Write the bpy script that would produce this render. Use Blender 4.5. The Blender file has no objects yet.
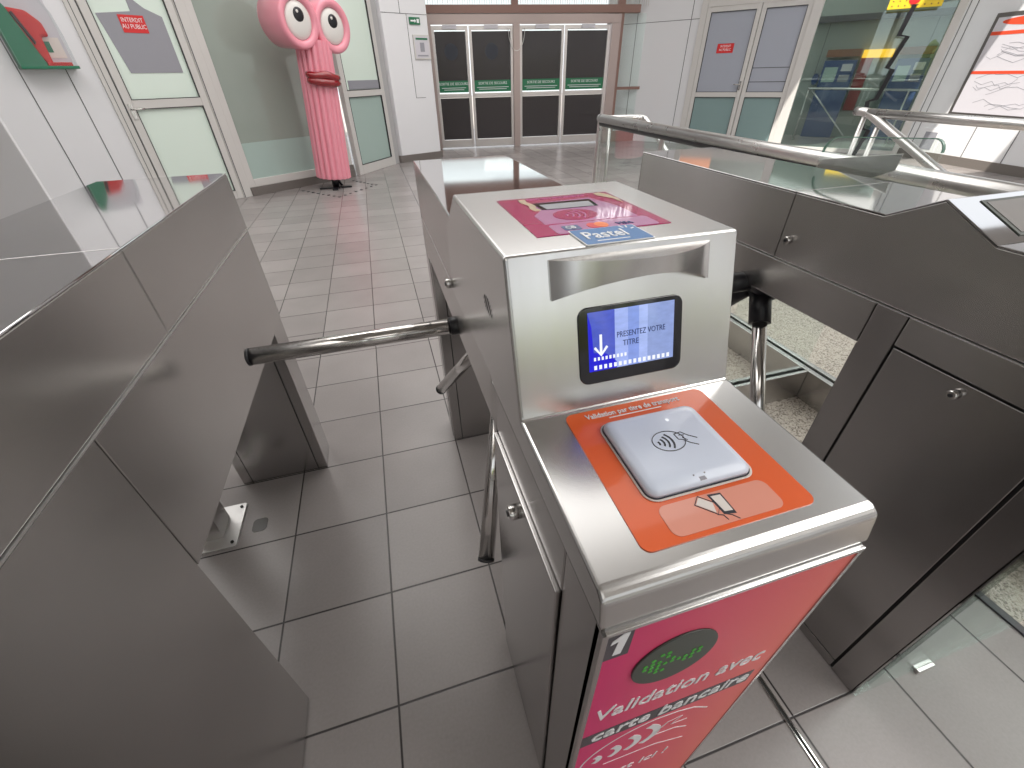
import bpy, bmesh, math, random
from mathutils import Vector, Matrix
random.seed(4)
S = bpy.context.scene
COL = S.collection
# ------------------------------------------------------------------ camera
f_px, pitch, yaw, roll, H = 420.45, .633409, .273253, -.0228203, 1.24
cy, sy, cp, sp = math.cos(yaw), math.sin(yaw), math.cos(pitch), math.sin(pitch)
Fv = Vector((sy*cp, cy*cp, -sp)); Rv = Vector((cy, -sy, 0)); Uv = Rv.cross(Fv)
R2 = Rv*math.cos(roll)+Uv*math.sin(roll); U2 = -Rv*math.sin(roll)+Uv*math.cos(roll)
cam = bpy.data.cameras.new('camera'); camo = bpy.data.objects.new('camera', cam); COL.objects.link(camo)
cam.sensor_width = 36; cam.lens = 36*f_px/1024; cam.clip_start = .02; cam.clip_end = 300
camo.matrix_world = Matrix(((R2.x, U2.x, -Fv.x, 0), (R2.y, U2.y, -Fv.y, 0), (R2.z, U2.z, -Fv.z, H), (0, 0, 0, 1)))
S.camera = camo
S.view_settings.view_transform = 'Standard'; S.view_settings.look = 'None'
S.view_settings.gamma = 1; S.view_settings.use_curve_mapping = False
S.view_settings.exposure = 0.12
# ------------------------------------------------------------------ world, sun, added fill lights
W = bpy.data.worlds.new('world'); S.world = W; W.use_nodes = True
bg = W.node_tree.nodes['Background']; bg.inputs[0].default_value = (.93, .97, 1, 1); bg.inputs[1].default_value = 1.35
def sun(loc_dir, e, ang):
    l = bpy.data.lights.new('sun', 'SUN'); l.energy = e; l.angle = math.radians(ang); l.color = (1, .95, .86)
    o = bpy.data.objects.new('sun', l); COL.objects.link(o)
    o.rotation_euler = (-Vector(loc_dir)).to_track_quat('-Z', 'Y').to_euler(); return o
sun((-.55, -.25, 1.0), 6.0, .6)
def area(x, y, z, sx, sy_, e, rot=(0, 0, 0), c=(1, .98, .95)):  # unseen area lamps added to brighten the hall
    l = bpy.data.lights.new('fill_light', 'AREA'); l.shape = 'RECTANGLE'; l.size = sx; l.size_y = sy_; l.energy = e; l.color = c
    o = bpy.data.objects.new('fill_light', l); COL.objects.link(o); o.location = (x, y, z); o.rotation_euler = rot
    return o
area(2.0, 5.8, 4.1, 5, 4.5, 160)
area(-2.0, 3.6, 4.1, 3, 2, 60)
area(4.2, -1.2, 4.1, 4, 3.5, 210)
area(-.6, -3.6, 4.1, 3, 2, 25)
area(.9, 2.7, 4.12, 3.2, 1.7, 34)  # lamp panel added so the console steel mirrors something bright
area(9.2, 9.2, 3.9, 3, 3, 110)           # fill light added to brighten the room behind the shop window

# ------------------------------------------------------------------ materials
def mat(name, col=(.8, .8, .8), rough=.5, metal=0, coat=0, emit=None, es=0, spec=.5, trans=0, alpha=1):
    m = bpy.data.materials.new(name); m.use_nodes = True
    b = m.node_tree.nodes['Principled BSDF']
    b.inputs['Base Color'].default_value = (*col, 1); b.inputs['Roughness'].default_value = rough
    b.inputs['Metallic'].default_value = metal; b.inputs['Coat Weight'].default_value = coat
    b.inputs['Coat Roughness'].default_value = .05
    b.inputs['Specular IOR Level'].default_value = spec
    b.inputs['Transmission Weight'].default_value = trans; b.inputs['Alpha'].default_value = alpha
    if emit: b.inputs['Emission Color'].default_value = (*emit, 1); b.inputs['Emission Strength'].default_value = es
    return m
def srgb(r, g, b):
    f = lambda c: ((c/255+.055)/1.055)**2.4 if c > 10 else c/255/12.92
    return (f(r), f(g), f(b))
def N(m, t, **k):
    n = m.node_tree.nodes.new(t)
    for a, v in k.items(): setattr(n, a, v)
    return n
def steel(name, col, r0, r1, scale=(6, 6, 400), bump=.02, cloud=.06):
    """brushed stainless steel; scale = noise frequency per object axis"""
    m = mat(name, col, r0, 1); L = m.node_tree.links; b = m.node_tree.nodes['Principled BSDF']
    tc = N(m, 'ShaderNodeTexCoord'); mp = N(m, 'ShaderNodeMapping'); mp.inputs['Scale'].default_value = scale
    L.new(tc.outputs['Object'], mp.inputs[0])
    n = N(m, 'ShaderNodeTexNoise'); n.inputs['Scale'].default_value = 1; n.inputs['Detail'].default_value = 3
    L.new(mp.outputs[0], n.inputs['Vector'])
    mr = N(m, 'ShaderNodeMapRange'); mr.inputs[1].default_value = .3; mr.inputs[2].default_value = .7
    mr.inputs[3].default_value = r0; mr.inputs[4].default_value = r1
    L.new(n.outputs[0], mr.inputs[0]); L.new(mr.outputs[0], b.inputs['Roughness'])
    bp = N(m, 'ShaderNodeBump'); bp.inputs['Strength'].default_value = bump; bp.inputs['Distance'].default_value = .002
    L.new(n.outputs[0], bp.inputs['Height'])
    if bump: L.new(bp.outputs[0], b.inputs['Normal'])
    n2 = N(m, 'ShaderNodeTexNoise'); n2.inputs['Scale'].default_value = 5; n2.inputs['Detail'].default_value = 2
    L.new(tc.outputs['Object'], n2.inputs['Vector'])
    mx = N(m, 'ShaderNodeMix', data_type='RGBA'); L.new(n2.outputs[0], mx.inputs[0])
    mx.inputs[6].default_value = tuple(c*(1-cloud) for c in col)+(1,); mx.inputs[7].default_value = tuple(min(1, c*(1+cloud)) for c in col)+(1,)
    L.new(mx.outputs[2], b.inputs['Base Color'])
    return m
M = {}
M['side'] = steel('brushed_side_steel', (.53, .515, .505), .27, .27, (2, 5, 60), 0, .08)
M['sidev'] = steel('brushed_leg_steel', (.47, .455, .45), .235, .235, (60, 60, 5), 0)
M['top'] = steel('smooth_top_steel', (.62, .61, .62), .05, .055, (4, 4, 4), 0)
M['box'] = steel('brushed_box_steel', (.64, .635, .63), .26, .26, (60, 6, 6), 0, .05)
M['boxfront'] = steel('brushed_front_steel', (.70, .69, .68), .22, .25, (120, 4, 4), 0, .1)
M['end'] = steel('polished_end_steel', (.6, .6, .6), .04, .07, (4, 4, 60), 0)
M['chrome'] = steel('chrome_tube', (.66, .645, .63), .11, .12, (10, 10, 10), .0, .03)
M['satin'] = steel('satin_tube', (.62, .61, .60), .27, .29, (10, 10, 10), .0, .04)
M['dark'] = mat('dark_gap', (.02, .02, .02), .7)
M['black'] = mat('black_plastic', (.012, .012, .016), .35)
M['zinc'] = steel('zinc_plate', (.72, .71, .70), .35, .5, (50, 50, 50), .02)
M['orange'] = mat('orange_film', srgb(224, 94, 38), .3, coat=.4)
M['paleorange'] = mat('pale_coral_film', srgb(222, 148, 128), .3, coat=.5)
M['magenta'] = mat('magenta_film', srgb(196, 20, 104), .22, coat=1)
M['lilac'] = mat('lilac_film', srgb(214, 150, 196), .2, coat=1)
M['cream'] = mat('cream_film', srgb(240, 222, 190), .2, coat=1)
M['blue'] = mat('blue_sticker', srgb(58, 122, 186), .3, coat=.5)
M['navy'] = mat('navy_ink', srgb(40, 60, 120), .4)
M['whiteink'] = mat('white_ink', (.85, .85, .87), .45)
M['greyink'] = mat('grey_ink', srgb(75, 72, 78), .45)
M['ink'] = mat('dark_ink', srgb(38, 40, 52), .45)
M['redink'] = mat('red_ink', srgb(214, 40, 42), .4)
M['mcorange'] = mat('card_orange', srgb(240, 120, 40), .4)
M['reader'] = mat('reader_grey_plastic', srgb(212, 220, 236), .3, coat=.3)
M['readerrim'] = mat('reader_rim', srgb(222, 214, 208), .35)
M['bezel'] = mat('black_bezel', (.008, .008, .012), .12, coat=.5)
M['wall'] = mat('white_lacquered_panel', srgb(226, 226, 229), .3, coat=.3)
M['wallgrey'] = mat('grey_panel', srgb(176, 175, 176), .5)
M['seam'] = mat('panel_seam', srgb(90, 90, 92), .6)
M['alu'] = mat('white_aluminium_frame', srgb(206, 203, 200), .35)
M['bronze'] = mat('anodised_exit_frame', srgb(176, 160, 156), .35, .6)
M['exitbeam'] = mat('brown_exit_beam', srgb(140, 108, 98), .4)
M['gasket'] = mat('dark_gasket', (.03, .03, .03), .6)
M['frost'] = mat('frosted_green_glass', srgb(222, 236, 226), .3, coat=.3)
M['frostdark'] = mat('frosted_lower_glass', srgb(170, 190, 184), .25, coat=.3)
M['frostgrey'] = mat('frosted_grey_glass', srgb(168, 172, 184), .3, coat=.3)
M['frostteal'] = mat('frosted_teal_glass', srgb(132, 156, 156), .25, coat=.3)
M['film'] = mat('grey_window_film', srgb(150, 150, 158), .35)
M['darkpane'] = mat('dark_film_pane', srgb(50, 44, 46), .25, coat=.1)
M['circle'] = mat('dark_blue_dot', srgb(40, 44, 56), .4)
M['green'] = mat('green_sign', srgb(30, 112, 76), .4)
M['aedgreen'] = mat('green_plastic', srgb(10, 112, 80), .3, coat=.3)
M['red'] = mat('red_fabric', srgb(200, 26, 28), .45)
M['pink'] = mat('pink_fibreglass', srgb(236, 152, 168), .3, coat=.4)
M['eyewhite'] = mat('eye_white', srgb(225, 222, 218), .25, coat=.6)
M['lips'] = mat('dark_red_gloss', srgb(140, 10, 24), .18, coat=1)
M['skirt'] = mat('grey_granite_skirting', srgb(110, 104, 100), .3)
M['yellow'] = mat('yellow_sign', srgb(232, 202, 50), .4)
M['paper'] = mat('white_paper', srgb(204, 201, 208), .5)
M['posterred'] = mat('poster_red', srgb(224, 78, 48), .4)
M['machineblue'] = mat('machine_blue', srgb(52, 76, 126), .35)
M['machinered'] = mat('machine_red', srgb(146, 44, 46), .4)
M['brown'] = mat('brown_header', srgb(130, 82, 58), .5)
M['darkgreen'] = mat('board_green', srgb(20, 60, 40), .5)
M['backwall'] = mat('grey_back_wall', srgb(150, 156, 152), .5)  # even grey-green, also used for the beige board
M['amber'] = mat('amber_lit_header', srgb(240, 180, 40), .4, emit=srgb(255, 190, 40), es=1.2)
M['led'] = mat('green_led', (.06, .34, .04), .5, emit=(.12, .8, .08), es=.06)
M['ledoff'] = mat('oval_display', srgb(66, 72, 66), .45)
M['brick'] = mat('orange_building', srgb(226, 168, 140), .7)

def glass(name, col, rough=.02, mixf=.1):
    """thin architectural glass: mostly clear with a fresnel reflection"""
    m = bpy.data.materials.new(name); m.use_nodes = True; nt = m.node_tree; nt.nodes.clear(); L = nt.links
    o = N(m, 'ShaderNodeOutputMaterial'); t = N(m, 'ShaderNodeBsdfTransparent'); t.inputs[0].default_value = (*col, 1)
    g = N(m, 'ShaderNodeBsdfGlossy'); g.inputs['Roughness'].default_value = rough; g.inputs[0].default_value = (.9, .97, .95, 1)
    lw = N(m, 'ShaderNodeFresnel'); gb = N(m, 'ShaderNodeNewGeometry'); ir = N(m, 'ShaderNodeMapRange')
    L.new(gb.outputs['Backfacing'], ir.inputs[0]); ir.inputs[3].default_value = 1.5; ir.inputs[4].default_value = 1/1.5; L.new(ir.outputs[0], lw.inputs[0])
    ad = N(m, 'ShaderNodeMath', operation='ADD', use_clamp=True); ad.inputs[1].default_value = mixf
    mx = N(m, 'ShaderNodeMixShader'); L.new(lw.outputs[0], ad.inputs[0]); L.new(ad.outputs[0], mx.inputs[0])
    L.new(t.outputs[0], mx.inputs[1]); L.new(g.outputs[0], mx.inputs[2]); L.new(mx.outputs[0], o.inputs[0]); return m
M['glass'] = glass('clear_glass', (.95, .975, .965), .02, .02)
M['bigglass'] = glass('shop_glass', (.80, .88, .85), .01, .05)
M['dome'] = glass('clear_plastic_dome', (.95, .96, .96), .05, .03)
M['glassedge'] = mat('green_glass_edge', srgb(110, 146, 132), .15)

def tile_floor():
    m = mat('floor_tiles', (.3, .3, .3), .3); L = m.node_tree.links; b = m.node_tree.nodes['Principled BSDF']
    tc = N(m, 'ShaderNodeTexCoord'); sx = N(m, 'ShaderNodeSeparateXYZ'); L.new(tc.outputs['Object'], sx.inputs[0])
    def grid(sock, off, pitch, w):
        a = N(m, 'ShaderNodeMath', operation='SUBTRACT'); L.new(sock, a.inputs[0]); a.inputs[1].default_value = off
        d = N(m, 'ShaderNodeMath', operation='DIVIDE'); L.new(a.outputs[0], d.inputs[0]); d.inputs[1].default_value = pitch
        fl = N(m, 'ShaderNodeMath', operation='FLOOR'); L.new(d.outputs[0], fl.inputs[0])
        fr = N(m, 'ShaderNodeMath', operation='FRACT'); L.new(d.outputs[0], fr.inputs[0])
        pp = N(m, 'ShaderNodeMath', operation='PINGPONG'); L.new(d.outputs[0], pp.inputs[0]); pp.inputs[1].default_value = .5
        mr = N(m, 'ShaderNodeMapRange'); L.new(pp.outputs[0], mr.inputs[0]); mr.inputs[1].default_value = w/pitch*.6; mr.inputs[2].default_value = w/pitch*1.3
        mr.inputs[3].default_value = 1; mr.inputs[4].default_value = 0
        return fl.outputs[0], mr.outputs[0]
    fx, gx = grid(sx.outputs[0], .115, .3, .0026); fy, gy = grid(sx.outputs[1], .14, .2935, .0026)
    mxm = N(m, 'ShaderNodeMath', operation='MAXIMUM'); L.new(gx, mxm.inputs[0]); L.new(gy, mxm.inputs[1])
    cv = N(m, 'ShaderNodeCombineXYZ'); L.new(fx, cv.inputs[0]); L.new(fy, cv.inputs[1])
    wn = N(m, 'ShaderNodeTexWhiteNoise', noise_dimensions='3D'); L.new(cv.outputs[0], wn.inputs[0])
    ns = N(m, 'ShaderNodeTexNoise'); ns.inputs['Scale'].default_value = 140; ns.inputs['Detail'].default_value = 4; L.new(tc.outputs['Object'], ns.inputs['Vector'])
    nl = N(m, 'ShaderNodeTexNoise'); nl.inputs['Scale'].default_value = 3.5; nl.inputs['Detail'].default_value = 3; L.new(tc.outputs['Object'], nl.inputs['Vector'])
    a1 = N(m, 'ShaderNodeMath', operation='MULTIPLY_ADD'); L.new(wn.outputs[0], a1.inputs[0]); a1.inputs[1].default_value = .25; a1.inputs[2].default_value = .0
    a2 = N(m, 'ShaderNodeMath', operation='MULTIPLY_ADD'); L.new(ns.outputs[0], a2.inputs[0]); a2.inputs[1].default_value = .25; L.new(a1.outputs[0], a2.inputs[2])
    a3 = N(m, 'ShaderNodeMath', operation='MULTIPLY_ADD'); L.new(nl.outputs[0], a3.inputs[0]); a3.inputs[1].default_value = .35; L.new(a2.outputs[0], a3.inputs[2])
    cr = N(m, 'ShaderNodeMix', data_type='RGBA'); L.new(a3.outputs[0], cr.inputs[0])
    cr.inputs[6].default_value = (*srgb(124, 118, 117), 1); cr.inputs[7].default_value = (*srgb(174, 168, 166), 1)
    gm = N(m, 'ShaderNodeMix', data_type='RGBA'); L.new(mxm.outputs[0], gm.inputs[0]); L.new(cr.outputs[2], gm.inputs[6]); gm.inputs[7].default_value = (*srgb(52, 48, 48), 1)
    L.new(gm.outputs[2], b.inputs['Base Color'])
    rr = N(m, 'ShaderNodeMapRange'); L.new(nl.outputs[0], rr.inputs[0]); rr.inputs[3].default_value = .27; rr.inputs[4].default_value = .27; L.new(rr.outputs[0], b.inputs['Roughness'])
    bp = N(m, 'ShaderNodeBump'); bp.inputs['Strength'].default_value = .35; bp.inputs['Distance'].default_value = .002; bp.invert = True
    L.new(mxm.outputs[0], bp.inputs['Height']); L.new(bp.outputs[0], b.inputs['Normal'])
    return m
M['tiles'] = tile_floor()
def speckle(name, a, b_, c, scale):
    m = mat(name, a, .35); L = m.node_tree.links; b = m.node_tree.nodes['Principled BSDF']
    tc = N(m, 'ShaderNodeTexCoord'); v = N(m, 'ShaderNodeTexVoronoi'); v.inputs['Scale'].default_value = scale; L.new(tc.outputs['Object'], v.inputs['Vector'])
    r = N(m, 'ShaderNodeValToRGB'); r.color_ramp.interpolation = 'CONSTANT'
    e = r.color_ramp.elements; e[0].color = (*a, 1); e[0].position = 0; e[1].color = (*b_, 1); e[1].position = .5
    x = e.new(.82); x.color = (*c, 1)
    s = N(m, 'ShaderNodeSeparateColor'); L.new(v.outputs['Color'], s.inputs[0]); L.new(s.outputs[0], r.inputs[0]); L.new(r.outputs[0], b.inputs['Base Color']); return m
M['terrazzo'] = speckle('speckled_granite', srgb(196, 186, 176), srgb(168, 156, 146), srgb(112, 100, 92), 190)
def gradient_film():
    m = mat('magenta_coral_film', (.8, .1, .3), .5, coat=0); L = m.node_tree.links; b = m.node_tree.nodes['Principled BSDF']
    g = N(m, 'ShaderNodeNewGeometry'); s = N(m, 'ShaderNodeSeparateXYZ'); L.new(g.outputs['Position'], s.inputs[0])
    r = N(m, 'ShaderNodeMapRange'); L.new(s.outputs[0], r.inputs[0]); r.inputs[1].default_value = .13; r.inputs[2].default_value = .4
    mx = N(m, 'ShaderNodeMix', data_type='RGBA'); L.new(r.outputs[0], mx.inputs[0])
    mx.inputs[6].default_value = (*srgb(216, 48, 112), 1); mx.inputs[7].default_value = (*srgb(240, 122, 112), 1)
    L.new(mx.outputs[2], b.inputs['Base Color']); return m
M['gradient'] = gradient_film()
def screen_mat():
    m = mat('lit_screen', (.02, .02, .05), .1, coat=.6); L = m.node_tree.links; b = m.node_tree.nodes['Principled BSDF']
    g = N(m, 'ShaderNodeTexCoord'); s = N(m, 'ShaderNodeSeparateXYZ'); L.new(g.outputs['Generated'], s.inputs[0])
    r = N(m, 'ShaderNodeValToRGB'); e = r.color_ramp.elements; r.color_ramp.interpolation = 'CONSTANT'
    e[0].position = 0; e[0].color = (*srgb(70, 90, 205), 1); e[1].position = .3; e[1].color = (*srgb(170, 190, 255), 1)
    x = e.new(.45); x.color = (*srgb(140, 165, 240), 1); x = e.new(.58); x.color = (*srgb(176, 196, 255), 1); x = e.new(.68); x.color = (*srgb(150, 170, 225), 1)
    L.new(s.outputs[0], r.inputs[0])
    n = N(m, 'ShaderNodeTexNoise'); n.inputs['Scale'].default_value = 9; n.inputs['Detail'].default_value = 4; L.new(g.outputs['Generated'], n.inputs['Vector'])
    mr = N(m, 'ShaderNodeMapRange'); L.new(n.outputs[0], mr.inputs[0]); mr.inputs[3].default_value = .75; mr.inputs[4].default_value = 1.15
    mx = N(m, 'ShaderNodeMix', data_type='RGBA', blend_type='MULTIPLY'); mx.inputs[0].default_value = 1
    L.new(r.outputs[0], mx.inputs[6]); L.new(mr.outputs[0], mx.inputs[7]); L.new(mx.outputs[2], b.inputs['Emission Color']); b.inputs['Emission Strength'].default_value = .85
    return m
M['screen'] = screen_mat()
M['screenblue'] = mat('screen_blue', (.0, .0, .1), .2, emit=srgb(30, 24, 215), es=.8)
M['screenwhite'] = mat('screen_white', (.1, .1, .1), .2, emit=(.9, .93, 1), es=.9)
M['signlight'] = mat('lit_sign_letters', (.8, .8, .8), .3, emit=(1, 1, 1), es=3.0)

# ------------------------------------------------------------------ geometry helpers
WL = {}                                        # world location of every origin
def obj(name, bm, m, parent=None, origin=None, bevel=0, smooth=False, seg=2, kind=None):
    """link a bmesh given in world coordinates as ONE object"""
    me = bpy.data.meshes.new(name); o = bpy.data.objects.new(name, me); COL.objects.link(o)
    if parent is not None: base = WL[parent.name]; o.parent = parent
    elif origin is not None: base = Vector(origin); o.location = base
    else: base = Vector((0, 0, 0))
    WL[o.name] = base
    bmesh.ops.recalc_face_normals(bm, faces=bm.faces)
    bmesh.ops.translate(bm, verts=bm.verts, vec=-base); bm.to_mesh(me); bm.free()
    me.materials.append(m)
    if smooth:
        for p in me.polygons: p.use_smooth = True
    if bevel:
        md = o.modifiers.new('bevel', 'BEVEL'); md.width = bevel; md.segments = seg; md.limit_method = 'ANGLE'; md.angle_limit = .6; md.harden_normals = False
    if kind: o['kind'] = kind
    return o
def empty(name, loc, label, cat, group=None):
    o = bpy.data.objects.new(name, None); COL.objects.link(o); o.location = loc; o.empty_display_size = .1
    WL[o.name] = Vector(loc); tag(o, label, cat, group); return o
def tag(o, label, cat, group=None):
    o['label'] = label; o['category'] = cat
    if group: o['group'] = group
    return o
def nb(): return bmesh.new()
def box(bm, x0, x1, y0, y1, z0, z1):
    v = [bm.verts.new((x, y, z)) for z in (z0, z1) for y in (y0, y1) for x in (x0, x1)]
    for q in ((0, 2, 3, 1), (4, 5, 7, 6), (0, 1, 5, 4), (2, 6, 7, 3), (0, 4, 6, 2), (1, 3, 7, 5)): bm.faces.new([v[i] for i in q])
    return bm
def prism(bm, pts, O, U, V, t, t0=0):
    """extrude 2-D outline pts in plane (O,U,V) from t0 to t along UxV"""
    O, U, V = Vector(O), Vector(U).normalized(), Vector(V).normalized(); Nn = U.cross(V)
    a = [bm.verts.new(O+U*p[0]+V*p[1]+Nn*t0) for p in pts]; b = [bm.verts.new(O+U*p[0]+V*p[1]+Nn*t) for p in pts]
    n = len(pts); bm.faces.new(a[::-1]); bm.faces.new(b)
    for i in range(n): bm.faces.new((a[i], a[(i+1) % n], b[(i+1) % n], b[i]))
    return bm
def rrect(x0, y0, x1, y1, r, n=6):
    out = []
    for cx, cy_, a0 in ((x1-r, y1-r, 0), (x0+r, y1-r, 90), (x0+r, y0+r, 180), (x1-r, y0+r, 270)):
        for i in range(n+1):
            a = math.radians(a0+90*i/n); out.append((cx+r*math.cos(a), cy_+r*math.sin(a)))
    return out
def ellipse(cx, cy_, rx, ry, n=40, rot=0):
    return [(cx+rx*math.cos(t)*math.cos(rot)-ry*math.sin(t)*math.sin(rot), cy_+rx*math.cos(t)*math.sin(rot)+ry*math.sin(t)*math.cos(rot)) for t in [2*math.pi*i/n for i in range(n)]]
def stroke(bm, pts, w, O, U, V, t, t0=0):
    """a polyline of width w drawn in a plane"""
    P = [Vector((*p, 0)) for p in pts]
    L, R_ = [], []
    for i, p in enumerate(P):
        d = (P[min(i+1, len(P)-1)]-P[max(i-1, 0)]).normalized(); nn = Vector((-d.y, d.x, 0))*w/2
        L.append(((p+nn).x, (p+nn).y)); R_.append(((p-nn).x, (p-nn).y))
    for i in range(len(P)-1): prism(bm, [R_[i], R_[i+1], L[i+1], L[i]], O, U, V, t, t0)
    return bm
def arc(cx, cy_, r, a0, a1, n=10): return [(cx+r*math.cos(math.radians(a0+(a1-a0)*i/n)), cy_+r*math.sin(math.radians(a0+(a1-a0)*i/n))) for i in range(n+1)]
def tube(bm, pts, r, n=16, caps=True):
    P = [Vector(p) for p in pts]; rings = []; rr = r if isinstance(r, (list, tuple)) else [r]*len(P)
    up = None
    for i, p in enumerate(P):
        d = (P[min(i+1, len(P)-1)]-P[max(i-1, 0)]).normalized()
        if up is None:
            up = Vector((0, 0, 1)) if abs(d.z) < .9 else Vector((1, 0, 0))
        a = (up-d*up.dot(d)).normalized(); up = a; b = d.cross(a)
        rings.append([bm.verts.new(p+(a*math.cos(2*math.pi*k/n)+b*math.sin(2*math.pi*k/n))*rr[i]) for k in range(n)])
    for i in range(len(P)-1):
        for k in range(n):
            fc = bm.faces.new((rings[i][k], rings[i][(k+1) % n], rings[i+1][(k+1) % n], rings[i+1][k])); fc.smooth = True
    if caps: bm.faces.new(rings[0][::-1]); bm.faces.new(rings[-1])
    return bm
def bend(pts, r, n=6):
    """round the corners of a polyline"""
    P = [Vector(p) for p in pts]; out = [P[0]]
    for i in range(1, len(P)-1):
        a = (P[i-1]-P[i]).normalized(); b = (P[i+1]-P[i]).normalized(); A = P[i]+a*r; B = P[i]+b*r
        for k in range(n+1):
            t = k/n; out.append(A*(1-t)**2+P[i]*2*t*(1-t)+B*t*t)
    out.append(P[-1]); return out
def text(name, s, O, U, V, size, m, parent, align='LEFT', ext=.0004, shear=0, bold=0, sx=1):
    c = bpy.data.curves.new('t', 'FONT'); c.body = s; c.size = size; c.align_x = align; c.extrude = ext; c.shear = shear; c.offset = bold; c.resolution_u = 2
    t = bpy.data.objects.new('t', c); COL.objects.link(t)
    me = bpy.data.meshes.new_from_object(t, depsgraph=bpy.context.evaluated_depsgraph_get())
    bpy.data.objects.remove(t)
    O, U, V = Vector(O), Vector(U).normalized(), Vector(V).normalized(); Nn = U.cross(V); base = WL[parent.name] if parent else Vector((0, 0, 0))
    for v in me.vertices: v.co = O+U*v.co.x*sx+V*v.co.y+Nn*(v.co.z+ext)-base
    me.name = name; me.materials.clear(); me.materials.append(m)
    o = bpy.data.objects.new(name, me); COL.objects.link(o); o.parent = parent; WL[o.name] = base; return o
X, Y, Z = (1, 0, 0), (0, 1, 0), (0, 0, 1)
class Frame:                                   # a vertical wall plane: U along it, z up, N into the hall
    def __init__(s, o, q):
        s.o = Vector((*o, 0)); s.U = (Vector((*q, 0))-s.o).normalized(); s.N = Vector((s.U.y, -s.U.x, 0))
    def box(s, bm, a, b, z0, z1, n0, n1):
        return prism(bm, [(a, z0), (b, z0), (b, z1), (a, z1)], s.o, s.U, Z, n1, n0)
    def P(s, a, z, n=0): return s.o+s.U*a+Vector((0, 0, z))+s.N*n
FA = Frame((-1.737, 6.744), (-.261, 7.778)); FB = Frame((-.261, 7.778), (.402, 8.722))
FE = Frame((.56, 8.80), (1.20, 9.05)); FG = Frame((1.39, 10.2), (4.93, 9.78))
FC = Frame((5.513, 9.887), (8.671, 6.039)); FD = Frame((8.671, 6.039), (8.33, 4.0))
CEIL = 4.2

# ------------------------------------------------------------------ floor, ceiling, walls
obj('floor', box(nb(), -9, 14, -7, 14, -.1, 0), M['tiles'], kind='structure')
bm = nb(); box(bm, 1.463, 5.2, -1.5, .62, 0, .004); box(bm, 1.21, 5.2, .62, 3.2, 0, .004)
o = obj('granite_floor', bm, M['terrazzo'], kind='structure'); o.name = 'floor_granite'
obj('trim_1', box(nb(), 1.44, 1.463, -1.5, .62, 0, .006), M['greyink'], kind='structure')
bm = nb(); box(bm, .6885, .6915, -1, .9, 0, .004); box(bm, .6985, .7015, -1, .9, 0, .004)
obj('trim_2', bm, M['chrome'], kind='structure')
obj('trim_3', box(nb(), .6915, .6985, -1, .9, 0, .002), M['dark'], kind='structure')
# ceiling with two long skylights on the right and an open strip at the back
bm = nb()
ys = [(-7, -3.2), (-2.2, 1.2), (2.6, 3.4), (4.6, 5.6), (6.6, 14)]
for a, b in ys: box(bm, 4.5, 9.2, a, b, CEIL, CEIL+.2)
for a, b in ((-9, 4.5), (9.2, 14)): box(bm, a, b, -7, 14, CEIL, CEIL+.2)
obj('ceiling', bm, mat('ceiling_white', srgb(190, 188, 184), .8), kind='structure')
# left wall A with door 1 and window 1
bm = nb(); FA.box(bm, -9, -.84, .0, CEIL, -.25, 0); FA.box(bm, -.84, 1.69, 2.62, CEIL, -.25, 0)
obj('wall_left', bm, M['wall'], kind='structure')
bm = nb()
for s in (-1.51, -1.17, -.905, -2.1, -2.7): FA.box(bm, s-.004, s+.004, 0, CEIL, -.01, .003)
obj('trim_4', bm, M['seam'], kind='structure')
def glazed_door(name, F, s0, s1, zt, rail, mats, fw=.075, n=0, z0=0, handle=None, frame=M['alu'], lab=None):
    e = empty(name, F.P((s0+s1)/2, 0), lab, 'door'); del e['label']; del e['category']; e['kind'] = 'structure'
    bm = nb()
    FF = F
    FF.box(bm, s0, s0+fw, z0, zt, n-.05, n+.03); FF.box(bm, s1-fw, s1, z0, zt, n-.05, n+.03)
    FF.box(bm, s0+fw, s1-fw, zt-fw, zt, n-.05, n+.03); FF.box(bm, s0+fw, s1-fw, z0, z0+fw*1.3, n-.05, n+.03); FF.box(bm, s0+fw, s1-fw, rail-.04, rail+.04, n-.05, n+.03)
    obj('door_frame', bm, frame, e, bevel=.004)
    g = nb()
    for a, b in ((z0+fw*1.3, rail-.04), (rail+.04, zt-fw)):
        FF.box(g, s0+fw, s0+fw+.006, a, b, n-.02, n+.032); FF.box(g, s1-fw-.006, s1-fw, a, b, n-.02, n+.032)
        FF.box(g, s0+fw, s1-fw, a, a+.006, n-.02, n+.032); FF.box(g, s0+fw, s1-fw, b-.006, b, n-.02, n+.032)
    obj('gasket', g, M['gasket'], e)
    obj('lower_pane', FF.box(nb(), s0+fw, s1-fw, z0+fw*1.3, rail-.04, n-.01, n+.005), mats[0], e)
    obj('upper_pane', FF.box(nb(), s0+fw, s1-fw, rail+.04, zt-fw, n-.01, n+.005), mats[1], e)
    if handle is not None:
        h = nb(); sg = 1 if handle < (s0+s1)/2 else -1
        tube(h, [F.P(handle, 1.02, n+.03), F.P(handle, 1.02, n+.075), F.P(handle+.11*sg, 1.02, n+.075)], .009, 10)
        FF.box(h, handle-.018, handle+.018, .93, 1.07, n+.03, n+.04)
        obj('handle', h, M['chrome'], e)
    return e
d1 = glazed_door('door_1', FA, -.84, -.02, 2.6, 1.06, (M['frost'], M['frost']), handle=-.80)
bm = nb(); FA.box(bm, -.94, -.85, 0, 2.65, -.03, .02); FA.box(bm, -.02, .09, 0, 2.65, -.05, .04); obj('trim_5', bm, M['alu'], kind='structure', bevel=.003)
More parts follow.
